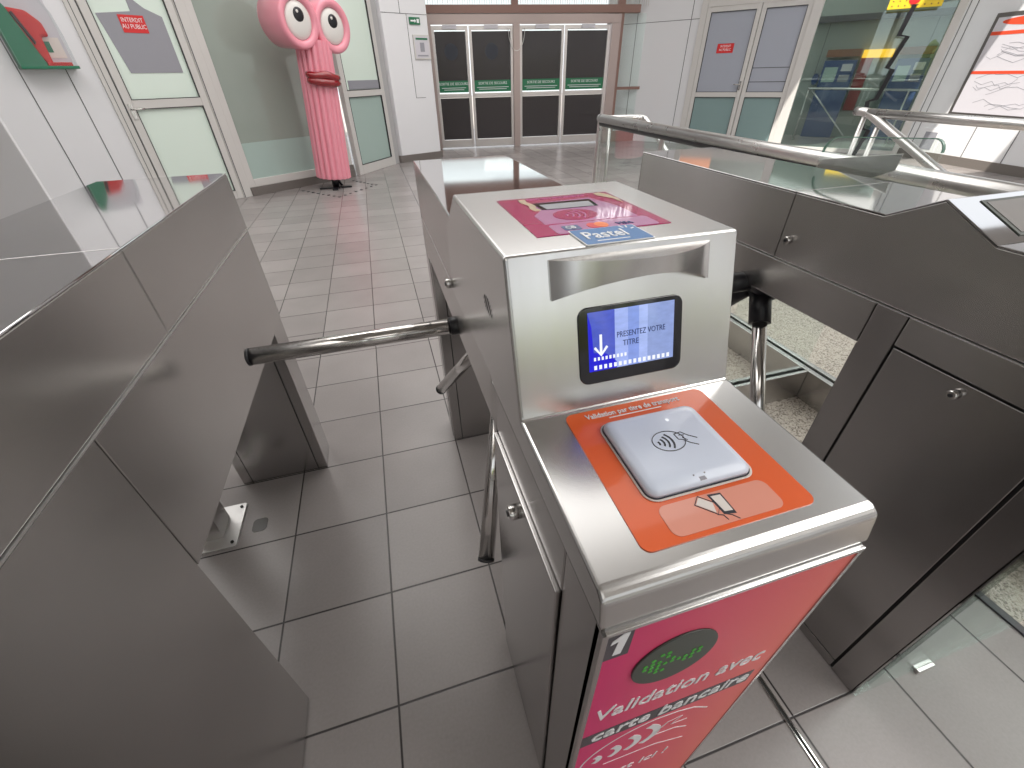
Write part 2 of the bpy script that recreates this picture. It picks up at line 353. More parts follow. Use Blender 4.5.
bm = nb(); FA.box(bm, -.012, -.002, 0, 2.62, -.04, .042); FA.box(bm, -.852, -.842, 0, 2.62, -.04, .022); FA.box(bm, -.905, -.899, 0, 2.62, 0, .022); obj('trim_6', bm, M['seam'], kind='structure')
# film on door 1
o = obj('window_film', prism(nb(), [(-.655, 1.33), (-.165, 1.33), (-.165, 1.80), (-.30, 1.86), (-.43, 1.97), (-.43, 1.83), (-.73, 1.80)], FA.P(0, 0), FA.U, Z, .010, .0055), M['film'], d1)
# red notice 1
def notice(name, F, s0, s1, z0, z1, n, lab):
    e = empty(name, F.P((s0+s1)/2, z0, n), lab, 'sign')
    obj('plate', F.box(nb(), s0, s1, z0, z1, n, n+.003), M['redink'], e)
    h = z1-z0
    text('lettering', 'INTERDIT\nAU PUBLIC', F.P((s0+s1)/2, z1-h*.40, n+.003), F.U, Z, h*.36, M['whiteink'], e, 'CENTER', sx=.86)
    return e
notice('warning_sign', FA, -.56, -.34, 1.66, 1.80, .011, 'red sign reading INTERDIT AU PUBLIC on grey film of the left door')
# window 1 big frosted pane
w = empty('window_1', FA.P(.8, .17), '', ''); del w['label']; del w['category']; w['kind'] = 'structure'
bm = nb(); FA.box(bm, .09, .17, .1, 2.6, -.06, .035); FA.box(bm, 1.56, 1.69, .1, 2.6, -.06, .035); FA.box(bm, .17, 1.56, .1, .19, -.06, .035); FA.box(bm, .17, 1.56, 2.52, 2.6, -.06, .035)
obj('window_frame', bm, M['alu'], w, bevel=.004)
M['winup'] = mat('green_grey_window', srgb(152, 162, 154), .12, coat=.5)
obj('upper_pane', FA.box(nb(), .17, 1.56, .60, 2.52, -.03, 0), M['winup'], w)
obj('lower_pane', FA.box(nb(), .17, 1.56, .19, .60, -.03, .004), M['frostdark'], w)
bm = nb(); FA.box(bm, .09, 1.70, 0, .1, -.06, .06); FA.box(bm, 1.60, 1.70, 0, .17, .0, .05); obj('baseboard_left', bm, M['skirt'], kind='structure', bevel=.004)
# wall B : second frosted door, white side column
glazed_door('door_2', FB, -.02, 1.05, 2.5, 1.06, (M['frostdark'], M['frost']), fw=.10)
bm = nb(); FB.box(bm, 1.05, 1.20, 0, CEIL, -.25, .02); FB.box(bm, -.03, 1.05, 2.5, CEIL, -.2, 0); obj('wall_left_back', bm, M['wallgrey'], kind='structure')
bm = nb(); FB.box(bm, .16, 1.0-.06, 1.11, 1.22, .005, .012); obj('trim_7', bm, M['film'], kind='structure')
# column E
bm = nb(); prism(bm, [(.50, 8.74), (1.24, 9.06), (1.13, 10.25), (.1, 10.25), (.30, 8.9)], (0, 0, .1), X, Y, CEIL-.1); obj('wall_column', bm, M['wall'], kind='structure', bevel=.004)
bm = nb(); prism(bm, [(.47, 8.70), (1.27, 9.03), (1.17, 10.25), (.1, 10.25), (.27, 8.88)], (0, 0, 0), X, Y, .11); obj('baseboard_column', bm, M['skirt'], kind='structure')
FE2 = Frame((.50, 8.74), (1.24, 9.06))
bm = nb(); FE2.box(bm, .325, .331, 2.05, CEIL, -.01, .004); FE2.box(bm, .43, .436, .95, 2.05, -.01, .004); FE2.box(bm, -.0, .80, 2.05, 2.056, -.01, .004); FE2.box(bm, .43, .62, .95, .956, -.01, .004)
obj('trim_8', bm, M['seam'], kind='structure')
e = empty('exit_sign', FE2.P(.6, 1.93, .0), 'small green emergency exit sign high on the white column left of exit doors', 'sign')
obj('plate', FE2.box(nb(), .47, .66, 1.925, 2.015, .004, .02), M['green'], e)
bm = nb(); prism(bm, [(.49, 1.96), (.56, 1.96), (.56, 1.945), (.59, 1.97), (.56, 1.995), (.56, 1.98), (.49, 1.98)], FE2.P(0, 0, .0), FE2.U, Z, .023, .018); FE2.box(bm, .60, .64, 1.945, 1.995, .018, .023); obj('pictogram', bm, M['whiteink'], e)
e = empty('framed_notice', FE2.P(.65, 1.5, 0), 'framed white notice with green heading on the white column below exit sign', 'sign')
obj('frame', FE2.box(nb(), .50, .80, 1.48, 1.80, .004, .02), M['alu'], e, bevel=.003)
obj('paper', FE2.box(nb(), .52, .78, 1.50, 1.78, .018, .0225), M['paper'], e)
bm = nb(); FE2.box(bm, .54, .76, 1.735, 1.76, .02, .0245); obj('heading', bm, M['green'], e)
bm = nb(); FE2.box(bm, .61, .69, 1.58, 1.70, .02, .0245); FE2.box(bm, .55, .75, 1.52, 1.54, .02, .0245); obj('picture', bm, M['film'], e)

# exit wall G
bm = nb(); FG.box(bm, -.3, 3.74, 2.02, 2.16, -.06, .05); FG.box(bm, 3.56, 3.74, 0, 2.02, -.06, .05); FG.box(bm, -.3, .06, 0, 2.02, -.06, .05); FG.box(bm, 1.60, 1.73, 0, 2.02, -.05, .05)
obj('trim_9', bm, M['bronze'], kind='structure', bevel=.004)
bm = nb(); FG.box(bm, -.4, 4.1, 2.17, 2.29, -.08, .07); FG.box(bm, 1.58, 1.70, 2.27, CEIL, -.08, .03); FG.box(bm, 3.66, 3.80, 0, CEIL, -.09, .03); FG.box(bm, -.4, 4.1, 2.75, CEIL, -.08, .03)
obj('trim_10', bm, M['exitbeam'], kind='structure', bevel=.004)
w = empty('window_2', FG.P(1.7, 2.27), '', ''); del w['label']; del w['category']; w['kind'] = 'structure'
obj('glass_pane', FG.box(nb(), -.4, 4.1, 2.27, 2.76, -.04, -.03), M['glass'], w)
bm = nb(); [FG.box(bm, .0+.045*i, .008+.045*i, 2.27, 2.5, -.03, -.02) for i in range(100)]; obj('blind', bm, M['alu'], w)
for i, (a, b) in enumerate(((.06, .74), (.76, 1.60), (1.73, 2.61), (2.63, 3.54))):
    e = empty('door_%d' % (i+3), FG.P((a+b)/2, 0), '', ''); del e['label']; del e['category']; e['kind'] = 'structure'
    bm = nb(); FG.box(bm, a, a+.05, .02, 2.0, -.03, .02); FG.box(bm, b-.05, b, .02, 2.0, -.03, .02); FG.box(bm, a+.05, b-.05, 1.94, 2.0, -.03, .02)
    FG.box(bm, a+.05, b-.05, .89, .96, -.03, .02); FG.box(bm, a+.05, b-.05, .02, .16, -.03, .02)
    obj('door_frame', bm, steel('exit_frame_%d' % i, (.62, .58, .57), .3, .4, (10, 10, 10), 0), e, bevel=.004)
    bm = nb(); FG.box(bm, a+.052, b-.052, .165, .885, -.01, 0); obj('lower_pane', bm, M['darkpane'], e)
    bm = nb(); FG.box(bm, a+.052, b-.052, 1.01, 1.92, -.01, 0); obj('upper_pane', bm, M['darkpane'], e)
    bm = nb(); FG.box(bm, a+.052, b-.052, .98, 1.17, .001, .004); obj('green_band', bm, M['green'], e)
    text('lettering', 'SORTIE DE SECOURS', FG.P((a+b)/2, 1.10, .004), FG.U, Z, .062, M['whiteink'], e, 'CENTER')
    bm = nb(); FG.box(bm, a+.10, b-.10, 1.05, 1.058, .004, .006); FG.box(bm, a+.14, b-.14, 1.02, 1.028, .004, .006); obj('small_print', bm, M['whiteink'], e)
    bm = nb(); FG.box(bm, a+.06, b-.06, .962, .978, -.02, .0); FG.box(bm, a+.06, b-.06, 1.922, 1.938, -.02, 0)
    obj('light_gap', bm, M['glass'], e)
    bm = nb(); FG.box(bm, (a+b)/2-.13, (a+b)/2+.13, 1.95, 2.01, .02, .05); obj('door_closer', bm, M['paper'], e)
    if i < 2: bm = nb(); prism(bm, ellipse((a+b)/2+(.0), 1.62, .13, .13), FG.o, FG.U, Z, .003, .0); obj('round_sticker', bm, M['circle'], e)
for s in (1.50, 1.84):
    pass
bm = nb(); tube(bm, [FG.P(1.665+.16*math.cos(t), 1.96+.34*math.sin(t), .05) for t in [math.pi+math.pi*i/14 for i in range(15)]], .006, 8)
tag(obj('door_cable', bm, M['satin'], origin=FG.P(1.66, 1.6, .05)), 'thin looped cable hanging over the middle post of the exit doors', 'cable')
bm = nb(); FG.box(bm, 3.80, 4.6, 0, .2, -.08, 0); FG.box(bm, 3.80, 4.6, .95, 1.0, -.08, 0); obj('trim_11', bm, M['exitbeam'], kind='structure')
w = empty('window_3', FG.P(4.1, 1), '', ''); del w['label']; del w['category']; w['kind'] = 'structure'
obj('glass_pane', FG.box(nb(), 3.80, 4.6, .2, 2.17, -.04, -.03), M['glass'], w)
e = obj('building_facade', box(nb(), 8.2, 18, 15, 16, 0, 9), M['brick'], origin=(12, 15, 0)); tag(e, 'orange rendered building outside, seen right of the exit doors', 'building')
obj('ground', box(nb(), -30, 30, 10.6, 40, -.2, -.02), mat('street', srgb(170, 165, 160), .8), kind='structure')

# right wall C: white panels, door 7 pair, shop window
bm = nb(); FC.box(bm, -.62, 1.27, 0, CEIL, -.25, 0); FC.box(bm, 1.27, 5.1, 2.75, CEIL, -.2, 0)
obj('wall_right_back', bm, M['wall'], kind='structure')
bm = nb(); FC.box(bm, -.62, 1.3, 2.02, 2.028, -.01, .004); FC.box(bm, .02, .03, 0, CEIL, -.01, .004); FC.box(bm, 1.08, 1.09, 0, CEIL, -.01, .004); obj('trim_12', bm, M['seam'], kind='structure')
bm = nb(); FC.box(bm, 1.25, 1.36, 0, 2.8, -.03, .05); FC.box(bm, 3.05, 3.20, 0, 2.75, -.05, .06); FC.box(bm, 1.36, 3.05, 2.17, 2.3, -.03, .04); FC.box(bm, 4.93, 5.05, 0, 2.75, -.05, .06)
obj('trim_13', bm, M['alu'], kind='structure', bevel=.004)
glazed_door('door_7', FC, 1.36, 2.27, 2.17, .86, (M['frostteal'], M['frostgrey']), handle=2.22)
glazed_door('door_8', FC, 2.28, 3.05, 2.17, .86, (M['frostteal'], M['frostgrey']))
notice('warning_sign', FC, 1.66, 1.95, 1.50, 1.64, .008, 'small red sign reading INTERDIT AU PUBLIC on the grey glazed door at right')
bm = nb(); FC.box(bm, 2.36, 2.97, 1.26, 1.27, .005, .009); FC.box(bm, 2.36, 2.97, 1.05, 1.06, .005, .009); obj('trim_14', bm, M['seam'], kind='structure')
w = empty('window_4', FC.P(4, 0), '', ''); del w['label']; del w['category']; w['kind'] = 'structure'
obj('glass_pane', FC.box(nb(), 3.20, 4.93, .05, 2.75, -.01, .0), M['bigglass'], w)
obj('window_sill', FC.box(nb(), 3.20, 4.93, 0, .06, -.05, .03), M['alu'], w)
# room behind the shop window
FK = Frame(tuple((FC.o-FC.N*2.5)[:2]), tuple((FC.o-FC.N*2.5+FC.U)[:2]))
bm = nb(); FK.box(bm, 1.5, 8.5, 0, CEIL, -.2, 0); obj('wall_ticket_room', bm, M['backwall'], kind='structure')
bm = nb(); FK.box(bm, 2.8, 6.2, 1.98, 2.08, 0, .2); obj('trim_15', bm, M['greyink'], kind='structure')
bm = nb(); [FK.box(bm, s, s+.01, 0, 1.98, 0, .006) for s in (4.93, 5.6, 3.2)]; obj('trim_16', bm, M['seam'], kind='structure')
def machine(s, w_, lab):
    e = empty('ticket_machine', FK.P(s+w_/2, 0, .1), lab, 'ticket machine', 'ticket machines behind the shop window')
    obj('body', FK.box(nb(), s, s+w_, 0, 1.36, 0, .25), M['machineblue'], e, bevel=.01)
    obj('screen', FK.box(nb(), s+.04, s+w_*.48, 1.0, 1.25, .25, .258), M['frostdark'], e)
    obj('card_slot_panel', FK.box(nb(), s+w_*.58, s+w_*.9, 1.18, 1.30, .25, .262), M['paper'], e)
    obj('keypad', FK.box(nb(), s+w_*.58, s+w_*.9, 1.0, 1.12, .25, .262), M['film'], e)
    obj('header', FK.box(nb(), s-.01, s+w_+.01, 1.42, 1.54, 0, .22), M['brown'], e)
machine(3.34, .57, 'blue ticket machine under brown header, left one behind the shop window')
machine(4.56, .50, 'blue ticket machine right of the red panel, behind the shop window')
e = empty('display_panel', FK.P(4.2, 0, .1), 'red and beige panel with lit amber header between two blue ticket machines', 'display')
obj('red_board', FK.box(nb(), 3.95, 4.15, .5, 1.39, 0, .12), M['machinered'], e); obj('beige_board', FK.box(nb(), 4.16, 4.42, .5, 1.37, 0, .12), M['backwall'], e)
obj('header', FK.box(nb(), 3.95, 4.45, 1.39, 1.52, 0, .2), M['amber'], e)
bm = nb(); prism(bm, ellipse(3.25, 1.05, .06, .1), FK.o, FK.U, Z, .08, 0); tag(obj('fare_validator', bm, M['machineblue'], origin=FK.P(3.25, 1.0)), 'small dark blue oval fare reader left of the ticket machines behind glass', 'card reader')
bm = nb(); tube(bm, [FK.P(3.24, .91, .9), FK.P(5.3, .87, .9)], .02, 10)
for s, s2 in ((3.26, 3.26), (4.9, 4.9)): tube(bm, [FK.P(s, .9, .9), FK.P(s2, 0, .9)], .014, 8)
tube(bm, [FK.P(3.30, .9, .9), FK.P(4.15, .1, .9)], .012, 8)
tag(obj('metal_railing', bm, M['satin'], origin=FK.P(3.3, 0, .9)), 'thin metal railing with diagonal brace behind the shop window', 'railing')
# yellow post sign with zigzag black pole in front of the shop window
e = empty('post_sign', FC.P(4.45, 0, .35), 'yellow perforated sign with red emblem on black zigzag post at the shop window', 'sign')
bx = [(4.40, 1.97), (4.36, 1.62), (4.47, 1.60), (4.38, 1.22), (4.46, 1.20), (4.40, .82), (4.30, .78), (4.37, .40), (4.47, .38), (4.40, .0)]
bm = nb(); stroke(bm, bx, .06, FC.P(0, 0, 0), FC.U, Z, .37, .33); obj('post', bm, M['black'], e)
bm = nb(); FC.box(bm, 4.08, 4.72, 1.93, 2.35, .30, .34); obj('sign_panel', bm, M['yellow'], e, bevel=.004)
for i in range(8):
    for j in range(4): obj('perforation', prism(nb(), ellipse(4.13+.077*i, 1.965+.055*j, .009, .009, 8), FC.o, FC.U, Z, .343, .338), M['brown'], e)
bm = nb(); prism(bm, ellipse(4.38, 2.03, .07, .06), FC.o, FC.U, Z, .345, .339); obj('emblem', bm, M['redink'], e)

# right wall D with route map
bm = nb(); FD.box(bm, 0, 12.5, 0, CEIL, -.25, 0); obj('wall_right', bm, M['wall'], kind='structure')
bm = nb(); [FD.box(bm, s-.005, s+.005, 0, CEIL, -.01, .004) for s in (.12, .23, 1.12, 1.69, 2.6)]; FD.box(bm, .12, 6, 2.02, 2.03, -.01, .004); obj('trim_17', bm, M['seam'], kind='structure')
bm = nb(); FD.box(bm, 0, 12, 0, .12, 0, .02); obj('baseboard_right', bm, M['skirt'], kind='structure')
e = empty('route_map', FD.P(1.3, .6), 'framed transport route map with red bands on the right white wall', 'poster')
obj('frame', FD.box(nb(), .62, 2.3, .62, 1.80, .0, .035), mat('map_frame', srgb(120, 116, 114), .3, .7), e, bevel=.004)
obj('sheet', FD.box(nb(), .67, 2.25, .67, 1.75, .03, .038), M['paper'], e)
bm = nb(); FD.box(bm, .67, 2.25, 1.13, 1.165, .038, .040); FD.box(bm, .67, 2.25, 1.56, 1.60, .038, .040); prism(bm, ellipse(1.25, 1.70, .5, .05), FD.o, FD.U, Z, .040, .038); obj('red_bands', bm, M['posterred'], e)
random.seed(9)
for k in range(16):
    z = random.uniform(.72, 1.08) if k % 2 else random.uniform(1.2, 1.5); s = random.uniform(.72, 1.2); pts = [(s, z)]
    for _ in range(6): s += random.uniform(.04, .18); z += random.uniform(-.05, .05); pts.append((min(s, 2.22), min(max(z, .7), 1.54)))
    obj('route_line', stroke(nb(), pts, .005, FD.o, FD.U, Z, .0395, .038), M['film'], e)
e = empty('wall_vent', FD.P(.48, .13), 'small grey square vent low on the white right wall', 'vent')
obj('frame', FD.box(nb(), .34, .66, .10, .44, 0, .012), M['wall'], e, bevel=.003); obj('grille', FD.box(nb(), .40, .60, .15, .39, .010, .016), M['film'], e)
# hall behind the viewer
bm = nb(); box(bm, -9, 11, -7.2, -7, 0, .9); box(bm, -9, 11, -7.2, -7, 3.4, CEIL); [box(bm, x-.12, x+.12, -7.2, -7, .9, 3.4) for x in (-8, -5, -2, 1, 4, 7, 10)]
obj('wall_front', bm, M['wall'], kind='structure')
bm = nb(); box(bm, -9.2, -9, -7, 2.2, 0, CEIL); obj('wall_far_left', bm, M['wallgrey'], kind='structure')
bm = nb(); box(bm, 6.3, 14, 8.5, 14, 0, .01)
bm.free()
bm = nb(); random.seed(2); box(bm, -10, 11, -11.5, -11, 0, 1.2)  # unseen hedge added to tint the reflection in the validator front
for k in range(60):
    x = -10+.35*k; h_ = random.uniform(1.3, 2.1); tube(bm, [(x, -11.2, .6), (x+random.uniform(-.1, .1), -11.2+random.uniform(-.1, .1), h_), (x, -11.2, h_+.25)], [.3, .28, .08], 8)
tag(obj('hedge', bm, mat('hedge_green', srgb(150, 164, 96), .8), origin=(0, -11.2, 0)), 'green hedge added outside behind the viewer only to tint reflections', 'hedge')
obj('ground_front', box(nb(), -30, 30, -40, -7.3, -.2, -.02), mat('pale_paving', srgb(200, 180, 160), .8), kind='structure').name = 'floor_outside'
bm = nb()
for x in (-1.6, .9, 3.4): box(bm, x-.16, x+.16, -4.2, -3.9, 0, CEIL)
bm.free()
for x in (-1.6, .9, 3.4):  # unseen columns added for vertical bands in the steel's reflection
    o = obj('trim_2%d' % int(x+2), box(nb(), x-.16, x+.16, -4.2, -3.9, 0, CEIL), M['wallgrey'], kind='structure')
# grey partition at the left
bm = nb(); box(bm, -2.35, -1.702, 3.0, 3.02, 0, 2.4); obj('wall_partition', bm, mat('pale_partition', srgb(232, 231, 234), .5), kind='structure', bevel=.004)

# hanging exit sign above the frame, seen mirrored in the machine's top film
e = empty('hanging_sign', (3.5, 6.3, 2.6), 'lit white SORTIE sign hanging from the hall ceiling, seen mirrored', 'sign')
obj('sign_box', box(nb(), 3.12, 3.95, 6.31, 6.39, 2.56, 2.96), mat('sign_dark', srgb(60, 90, 80), .5), e, bevel=.004)
text('lettering', 'SORTIE', (3.53, 6.31, 2.67), X, Z, .24, M['signlight'], e, 'CENTER', sx=.8)
bm = nb(); [tube(bm, [(x, 6.35, 2.96), (x, 6.35, CEIL)], .012, 8) for x in (3.25, 3.82)]; obj('hanger', bm, M['satin'], e)

# ------------------------------------------------------------------ defibrillator cabinet and stickers
e = empty('defibrillator_cabinet', FA.P(-1.3, 1.37), 'green wall cabinet with clear domed cover holding a red bag on the left wall', 'defibrillator')
obj('back_plate', prism(nb(), rrect(-1.50, 1.375, -1.09, 1.95, .06), FA.P(0, 0, 0), FA.U, Z, .03, 0), M['paper'], e)
obj('green_casing', prism(nb(), [(-1.50, 1.385), (-1.297, 1.385), (-1.387, 1.80), (-1.46, 1.93), (-1.50, 1.93)], FA.P(0, 0, 0), FA.U, Z, .125, .03), M['aedgreen'], e, bevel=.006)
obj('tray', FA.box(nb(), -1.50, -1.085, 1.365, 1.388, .0, .16), M['aedgreen'], e, bevel=.004)
obj('inner_shelf', FA.box(nb(), -1.30, -1.12, 1.388, 1.415, .03, .13), M['red'], e, bevel=.004)
bg_ = obj('bag', prism(nb(), [(-1.39, 1.80), (-1.385, 1.676), (-1.319, 1.459), (-1.288, 1.39), (-1.25, 1.39), (-1.242, 1.60), (-1.185, 1.60), (-1.19, 1.70), (-1.26, 1.78)], FA.P(0, 0, 0), FA.U, Z, .11, .032), M['red'], e, bevel=.025, seg=3)
obj('bag_strap', prism(nb(), [(-1.375, 1.76), (-1.355, 1.77), (-1.30, 1.56), (-1.315, 1.54)], FA.P(0, 0, 0), FA.U, Z, .130, .10), M['black'], bg_, bevel=.004)
bm = nb()
ol = [(-1.50, 1.39), (-1.50, 1.90), (-1.44, 1.95), (-1.23, 1.95), (-1.15, 1.90), (-1.10, 1.78), (-1.088, 1.62), (-1.088, 1.39)]
va = [bm.verts.new(FA.P(p[0], p[1], .03)) for p in ol]; vb = [bm.verts.new(FA.P(p[0]*.985-.019, p[1]-.01, .155)) for p in ol]
for i in range(len(ol)-1): bm.faces.new((va[i], va[i+1], vb[i+1], vb[i]))
bm.faces.new(vb); obj('clear_cover', bm, M['dome'], e)
bm = nb(); FA.box(bm, -1.245, -1.115, 1.45, 1.60, .031, .034); lb = obj('instruction_card', bm, M['readerrim'], e)
obj('green_symbol', FA.box(nb(), -1.237, -1.195, 1.49, 1.57, .034, .037), M['aedgreen'], lb)
e = empty('wall_sticker', FA.P(-1.68, 1.4), 'small orange and red sticker left of the green defibrillator cabinet', 'sticker')
obj('orange_label', FA.box(nb(), -1.80, -1.655, 1.47, 1.54, .002, .006), M['mcorange'], e); obj('red_label', FA.box(nb(), -1.82, -1.665, 1.37, 1.44, .002, .006), M['redink'], e)

# ------------------------------------------------------------------ pink sculpture
def sculpture():
    base = Vector((-.585, 6.94, 0)); e = empty('pink_sculpture', base, 'tall pink fluted column figure with big goggling eyes and dark red lips by left window', 'sculpture')
    th = math.radians(44); fwd = Vector((math.sin(th), -math.cos(th), 0)); side = Vector((math.cos(th), math.sin(th), 0))
    ax = Vector((.088, 0, 1)).normalized(); side = (side-ax*side.dot(ax)).normalized(); fwd = ax.cross(side)*-1
    if fwd.y > 0: fwd = -fwd
    C0 = base+Vector((0, 0, .13))
    def P(a, n, z): return C0+side*a+fwd*n+ax*z
    bm = nb(); n = 128; rings = []
    for z, r in ((0, .222), (.01, .230), (.75, .218), (1.50, .206)):
        rings.append([bm.verts.new(P(*(lambda R: (R*math.cos(t), R*math.sin(t)))(r*(.82+.18*abs(math.sin(t*9))**.5)), z)) for t in [2*math.pi*k/n for k in range(n)]])
    for i in range(len(rings)-1):
        for k in range(n): bm.faces.new((rings[i][k], rings[i][(k+1) % n], rings[i+1][(k+1) % n], rings[i+1][k]))
    bm.faces.new(rings[0][::-1]); bm.faces.new(rings[-1]); obj('fluted_column', bm, M['pink'], e)
    for sg in (-1, 1):
        c = (sg*.238-.025, 0, 1.650)
        def lathe(prof, m, name, par, cc):
            bm = nb(); R_ = []
            for (r, d) in prof: R_.append([bm.verts.new(P(cc[0]+r*math.cos(t), d, cc[2]+r*math.sin(t))) for t in [2*math.pi*k/40 for k in range(40)]])
            for i in range(len(R_)-1):
                for k in range(40): bm.faces.new((R_[i][k], R_[i][(k+1) % 40], R_[i+1][(k+1) % 40], R_[i+1][k]))
            bm.faces.new(R_[0]); bm.faces.new(R_[-1]); return obj(name, bm, m, par, smooth=True)
        f0 = .16
        dr = lathe([(.235, -.22), (.255, -.20), (.262, f0-.03), (.255, f0), (.24, f0+.012), (.195, f0+.008), (.180, f0-.01), (.175, f0-.03)], M['pink'], 'eye_drum', e, c)
        wv = lathe([(.178, f0-.028), (.165, f0-.012), (.13, f0), (.07, f0+.010), (.01, f0+.012)], M['eyewhite'], 'eyeball', dr, c)
        c2 = (c[0]-.01, 0, c[2]+.045)
        lathe([(.072, f0-.01), (.068, f0+.010), (.04, f0+.016), (.005, f0+.018)], M['black'], 'pupil', dr, c2)
        lathe([(.016, f0+.01), (.014, f0+.02), (.004, f0+.022)], M['eyewhite'], 'glint', dr, (c2[0]-.02, 0, c2[2]+.03))
    bm = nb()
    fo = Vector((math.sin(math.radians(28)), -math.cos(math.radians(28)), 0)); so = Vector((math.cos(math.radians(28)), math.sin(math.radians(28)), -.10))
    for dz, w_ in ((.034, .175), (-.034, .17)):
        pts, rr = [], []
        for k in range(17):
            u = k/16*2-1; a = u*w_*1.15
            n_ = math.sqrt(max(.0, .225**2-(a*.9)**2))+.01
            pts.append(C0+so*a+fo*n_+ax*(1.115+dz*(1-.25*u*u)+(.008*math.cos(u*6) if dz > 0 else 0))); rr.append(.044*(1-abs(u)**4*.35))
        tube(bm, pts, rr, 14)
    obj('lips', bm, M['lips'], e)
    bm = nb(); tube(bm, [base+Vector((0, 0, .01)), base+Vector((.0, 0, .15))], .045, 16); box(bm, -.80, -.37, 6.84, 6.90, 0, .02); box(bm, -.62, -.55, 6.70, 7.1, 0, .02); tube(bm, [base+Vector((.08, 0, .02)), base+Vector((.02, 0, .14))], .018, 8)
    obj('stand', bm, M['black'], e)
sculpture()
# floor studs in a square round the sculpture
corners = [(-1.02, 6.85), (-.52, 6.27), (-.04, 6.88), (-.41, 7.41)]
st = None
for i in range(3):
    a, b = corners[i], corners[i+1]
    for k in range(7):
        t = k/7; x, y = a[0]+(b[0]-a[0])*t, a[1]+(b[1]-a[1])*t
        if st is None:
            bm = nb(); tube(bm, [(x, y, 0), (x, y, .004), (x, y, .006)], [.020, .020, .015], 12)
            st = obj('floor_stud', bm, M['black'], origin=(x, y, 0)); s2 = st
        else:
            s2 = st.copy(); COL.objects.link(s2); s2.location = (x, y, 0)
        tag(s2, 'small black round stud on the floor, one of the dotted square under the pink sculpture', 'floor stud', 'black studs around the pink sculpture')

# ------------------------------------------------------------------ turnstile cabinets
def panel(name, pts, x, t, m, parent, sgn=-1, bevel=.0015):
    """sheet on a lane face at x: outline in (y,z), thickness t standing out along sgn*x"""
    bm = nb(); prism(bm, [(p[0], p[1]) for p in pts], (x, 0, 0), Y, Z, sgn*t, 0)
    return obj(name, bm, m, parent, bevel=bevel)
def rect(y0, y1, z0, z1, g=.0012): return [(y0+g, z0+g), (y1-g, z0+g), (y1-g, z1-g), (y0+g, z1-g)]
def lock(x, y, z, r, parent, sgn=-1, name='lock'):
    bm = nb(); tube(bm, [(x, y, z), (x+sgn*.012, y, z), (x+sgn*.014, y, z)], [r, r, r*.8], 20); o = obj(name, bm, M['chrome'], parent)
    bm = nb(); tube(bm, [(x+sgn*.0135, y, z), (x+sgn*.0155, y, z)], r*.4, 12); obj('keyhole', bm, M['black'], o); return o

# ---- left cabinet: lane face looks towards +x
e = empty('turnstile_cabinet', (-.55, .8, 0), 'plain brushed steel turnstile cabinet on the left edge, nearest wall defibrillator', 'turnstile cabinet')
xl, xb = -.397, -.70
obj('frame', (lambda b: (box(b, xb+.01, xl-.006, .142, 1.438, .61, 1.02), box(b, xb+.01, xl-.006, .142, .508, .0, .61), b)[-1])(nb()), M['dark'], e)
obj('back_panel', box(nb(), xb, xb+.01, .137, 1.444, .6, 1.03), M['side'], e)
bm = nb(); box(bm, xb, xl, .137, .784, 1.035, 1.038); obj('top_plate', bm, M['top'], e, bevel=.0015)
bm = nb(); box(bm, xb, xl, .786, 1.444, 1.035, 1.038); obj('top_plate', bm, M['top'], e, bevel=.0015)
panel('upper_panel', rect(.137, .785, .889, 1.0358), xl-.006, .006, M['side'], e, 1)
panel('upper_panel', rect(.785, 1.444, .889, 1.0358), xl-.006, .006, M['side'], e, 1)
panel('side_panel', rect(.514, 1.444, .60, .886), xl-.006, .006, M['side'], e, 1)
panel('side_panel', rect(.137, .514, .005, .886), xl-.006, .006, M['side'], e, 1)
obj('seam_highlight', box(nb(), xl-.005, xl+.0018, .137, 1.444, .8862, .8888), M['zinc'], e)  # bright strip stands in for the highlight along the panel seam
obj('soffit', box(nb(), xb, xl-.006, .514, 1.316, .6, .606), M['side'], e)
obj('end_panel', box(nb(), xb, xl, 1.4385, 1.444, .61, 1.031), M['side'], e)
lg = obj('leg', box(nb(), xb, xl-.0005, 1.317, 1.437, 0, .605), M['sidev'], e, bevel=.002)
bm = nb(); box(bm, xb+.035, xl-.035, 1.3145, 1.3175, .012, .6); obj('inset_panel', bm, M['sidev'], lg, bevel=.001)
bm = nb(); box(bm, xl-.035, xl-.032, 1.3155, 1.3175, .0, .6); box(bm, xb+.032, xb+.035, 1.3155, 1.3175, 0, .6); obj('panel_gap', bm, M['dark'], lg)
obj('leg', box(nb(), xb, xl-.006, .5115, .514, 0, .6), M['sidev'], e)
# mounting foot seen beneath
e = empty('floor_bracket', (-.72, 1.12, 0), 'small bolted steel floor plate with upright angle under the left cabinet', 'bracket')
obj('base_plate', prism(nb(), rrect(-.80, 1.033, -.667, 1.215, .008), (0, 0, 0), X, Y, .008), M['zinc'], e, bevel=.001)
obj('upright', box(nb(), -.80, -.712, 1.075, 1.165, .008, .6), M['side'], e, bevel=.004)
for p in ((-.682, 1.05), (-.682, 1.198), (-.785, 1.05)):
    bm = nb(); tube(bm, [(*p, .008), (*p, .012)], .0055, 6); obj('bolt', bm, M['dark'], e)
bm = nb(); prism(bm, rrect(-.632, 1.075, -.585, 1.13, .014), (0, 0, 0), X, Y, .0012, 0)
tag(obj('floor_patch', bm, mat('worn_patch', srgb(80, 78, 76), .2), origin=(-.61, 1.1, 0)), 'small round-cornered dark patch on the tiles beside the bracket', 'floor patch')

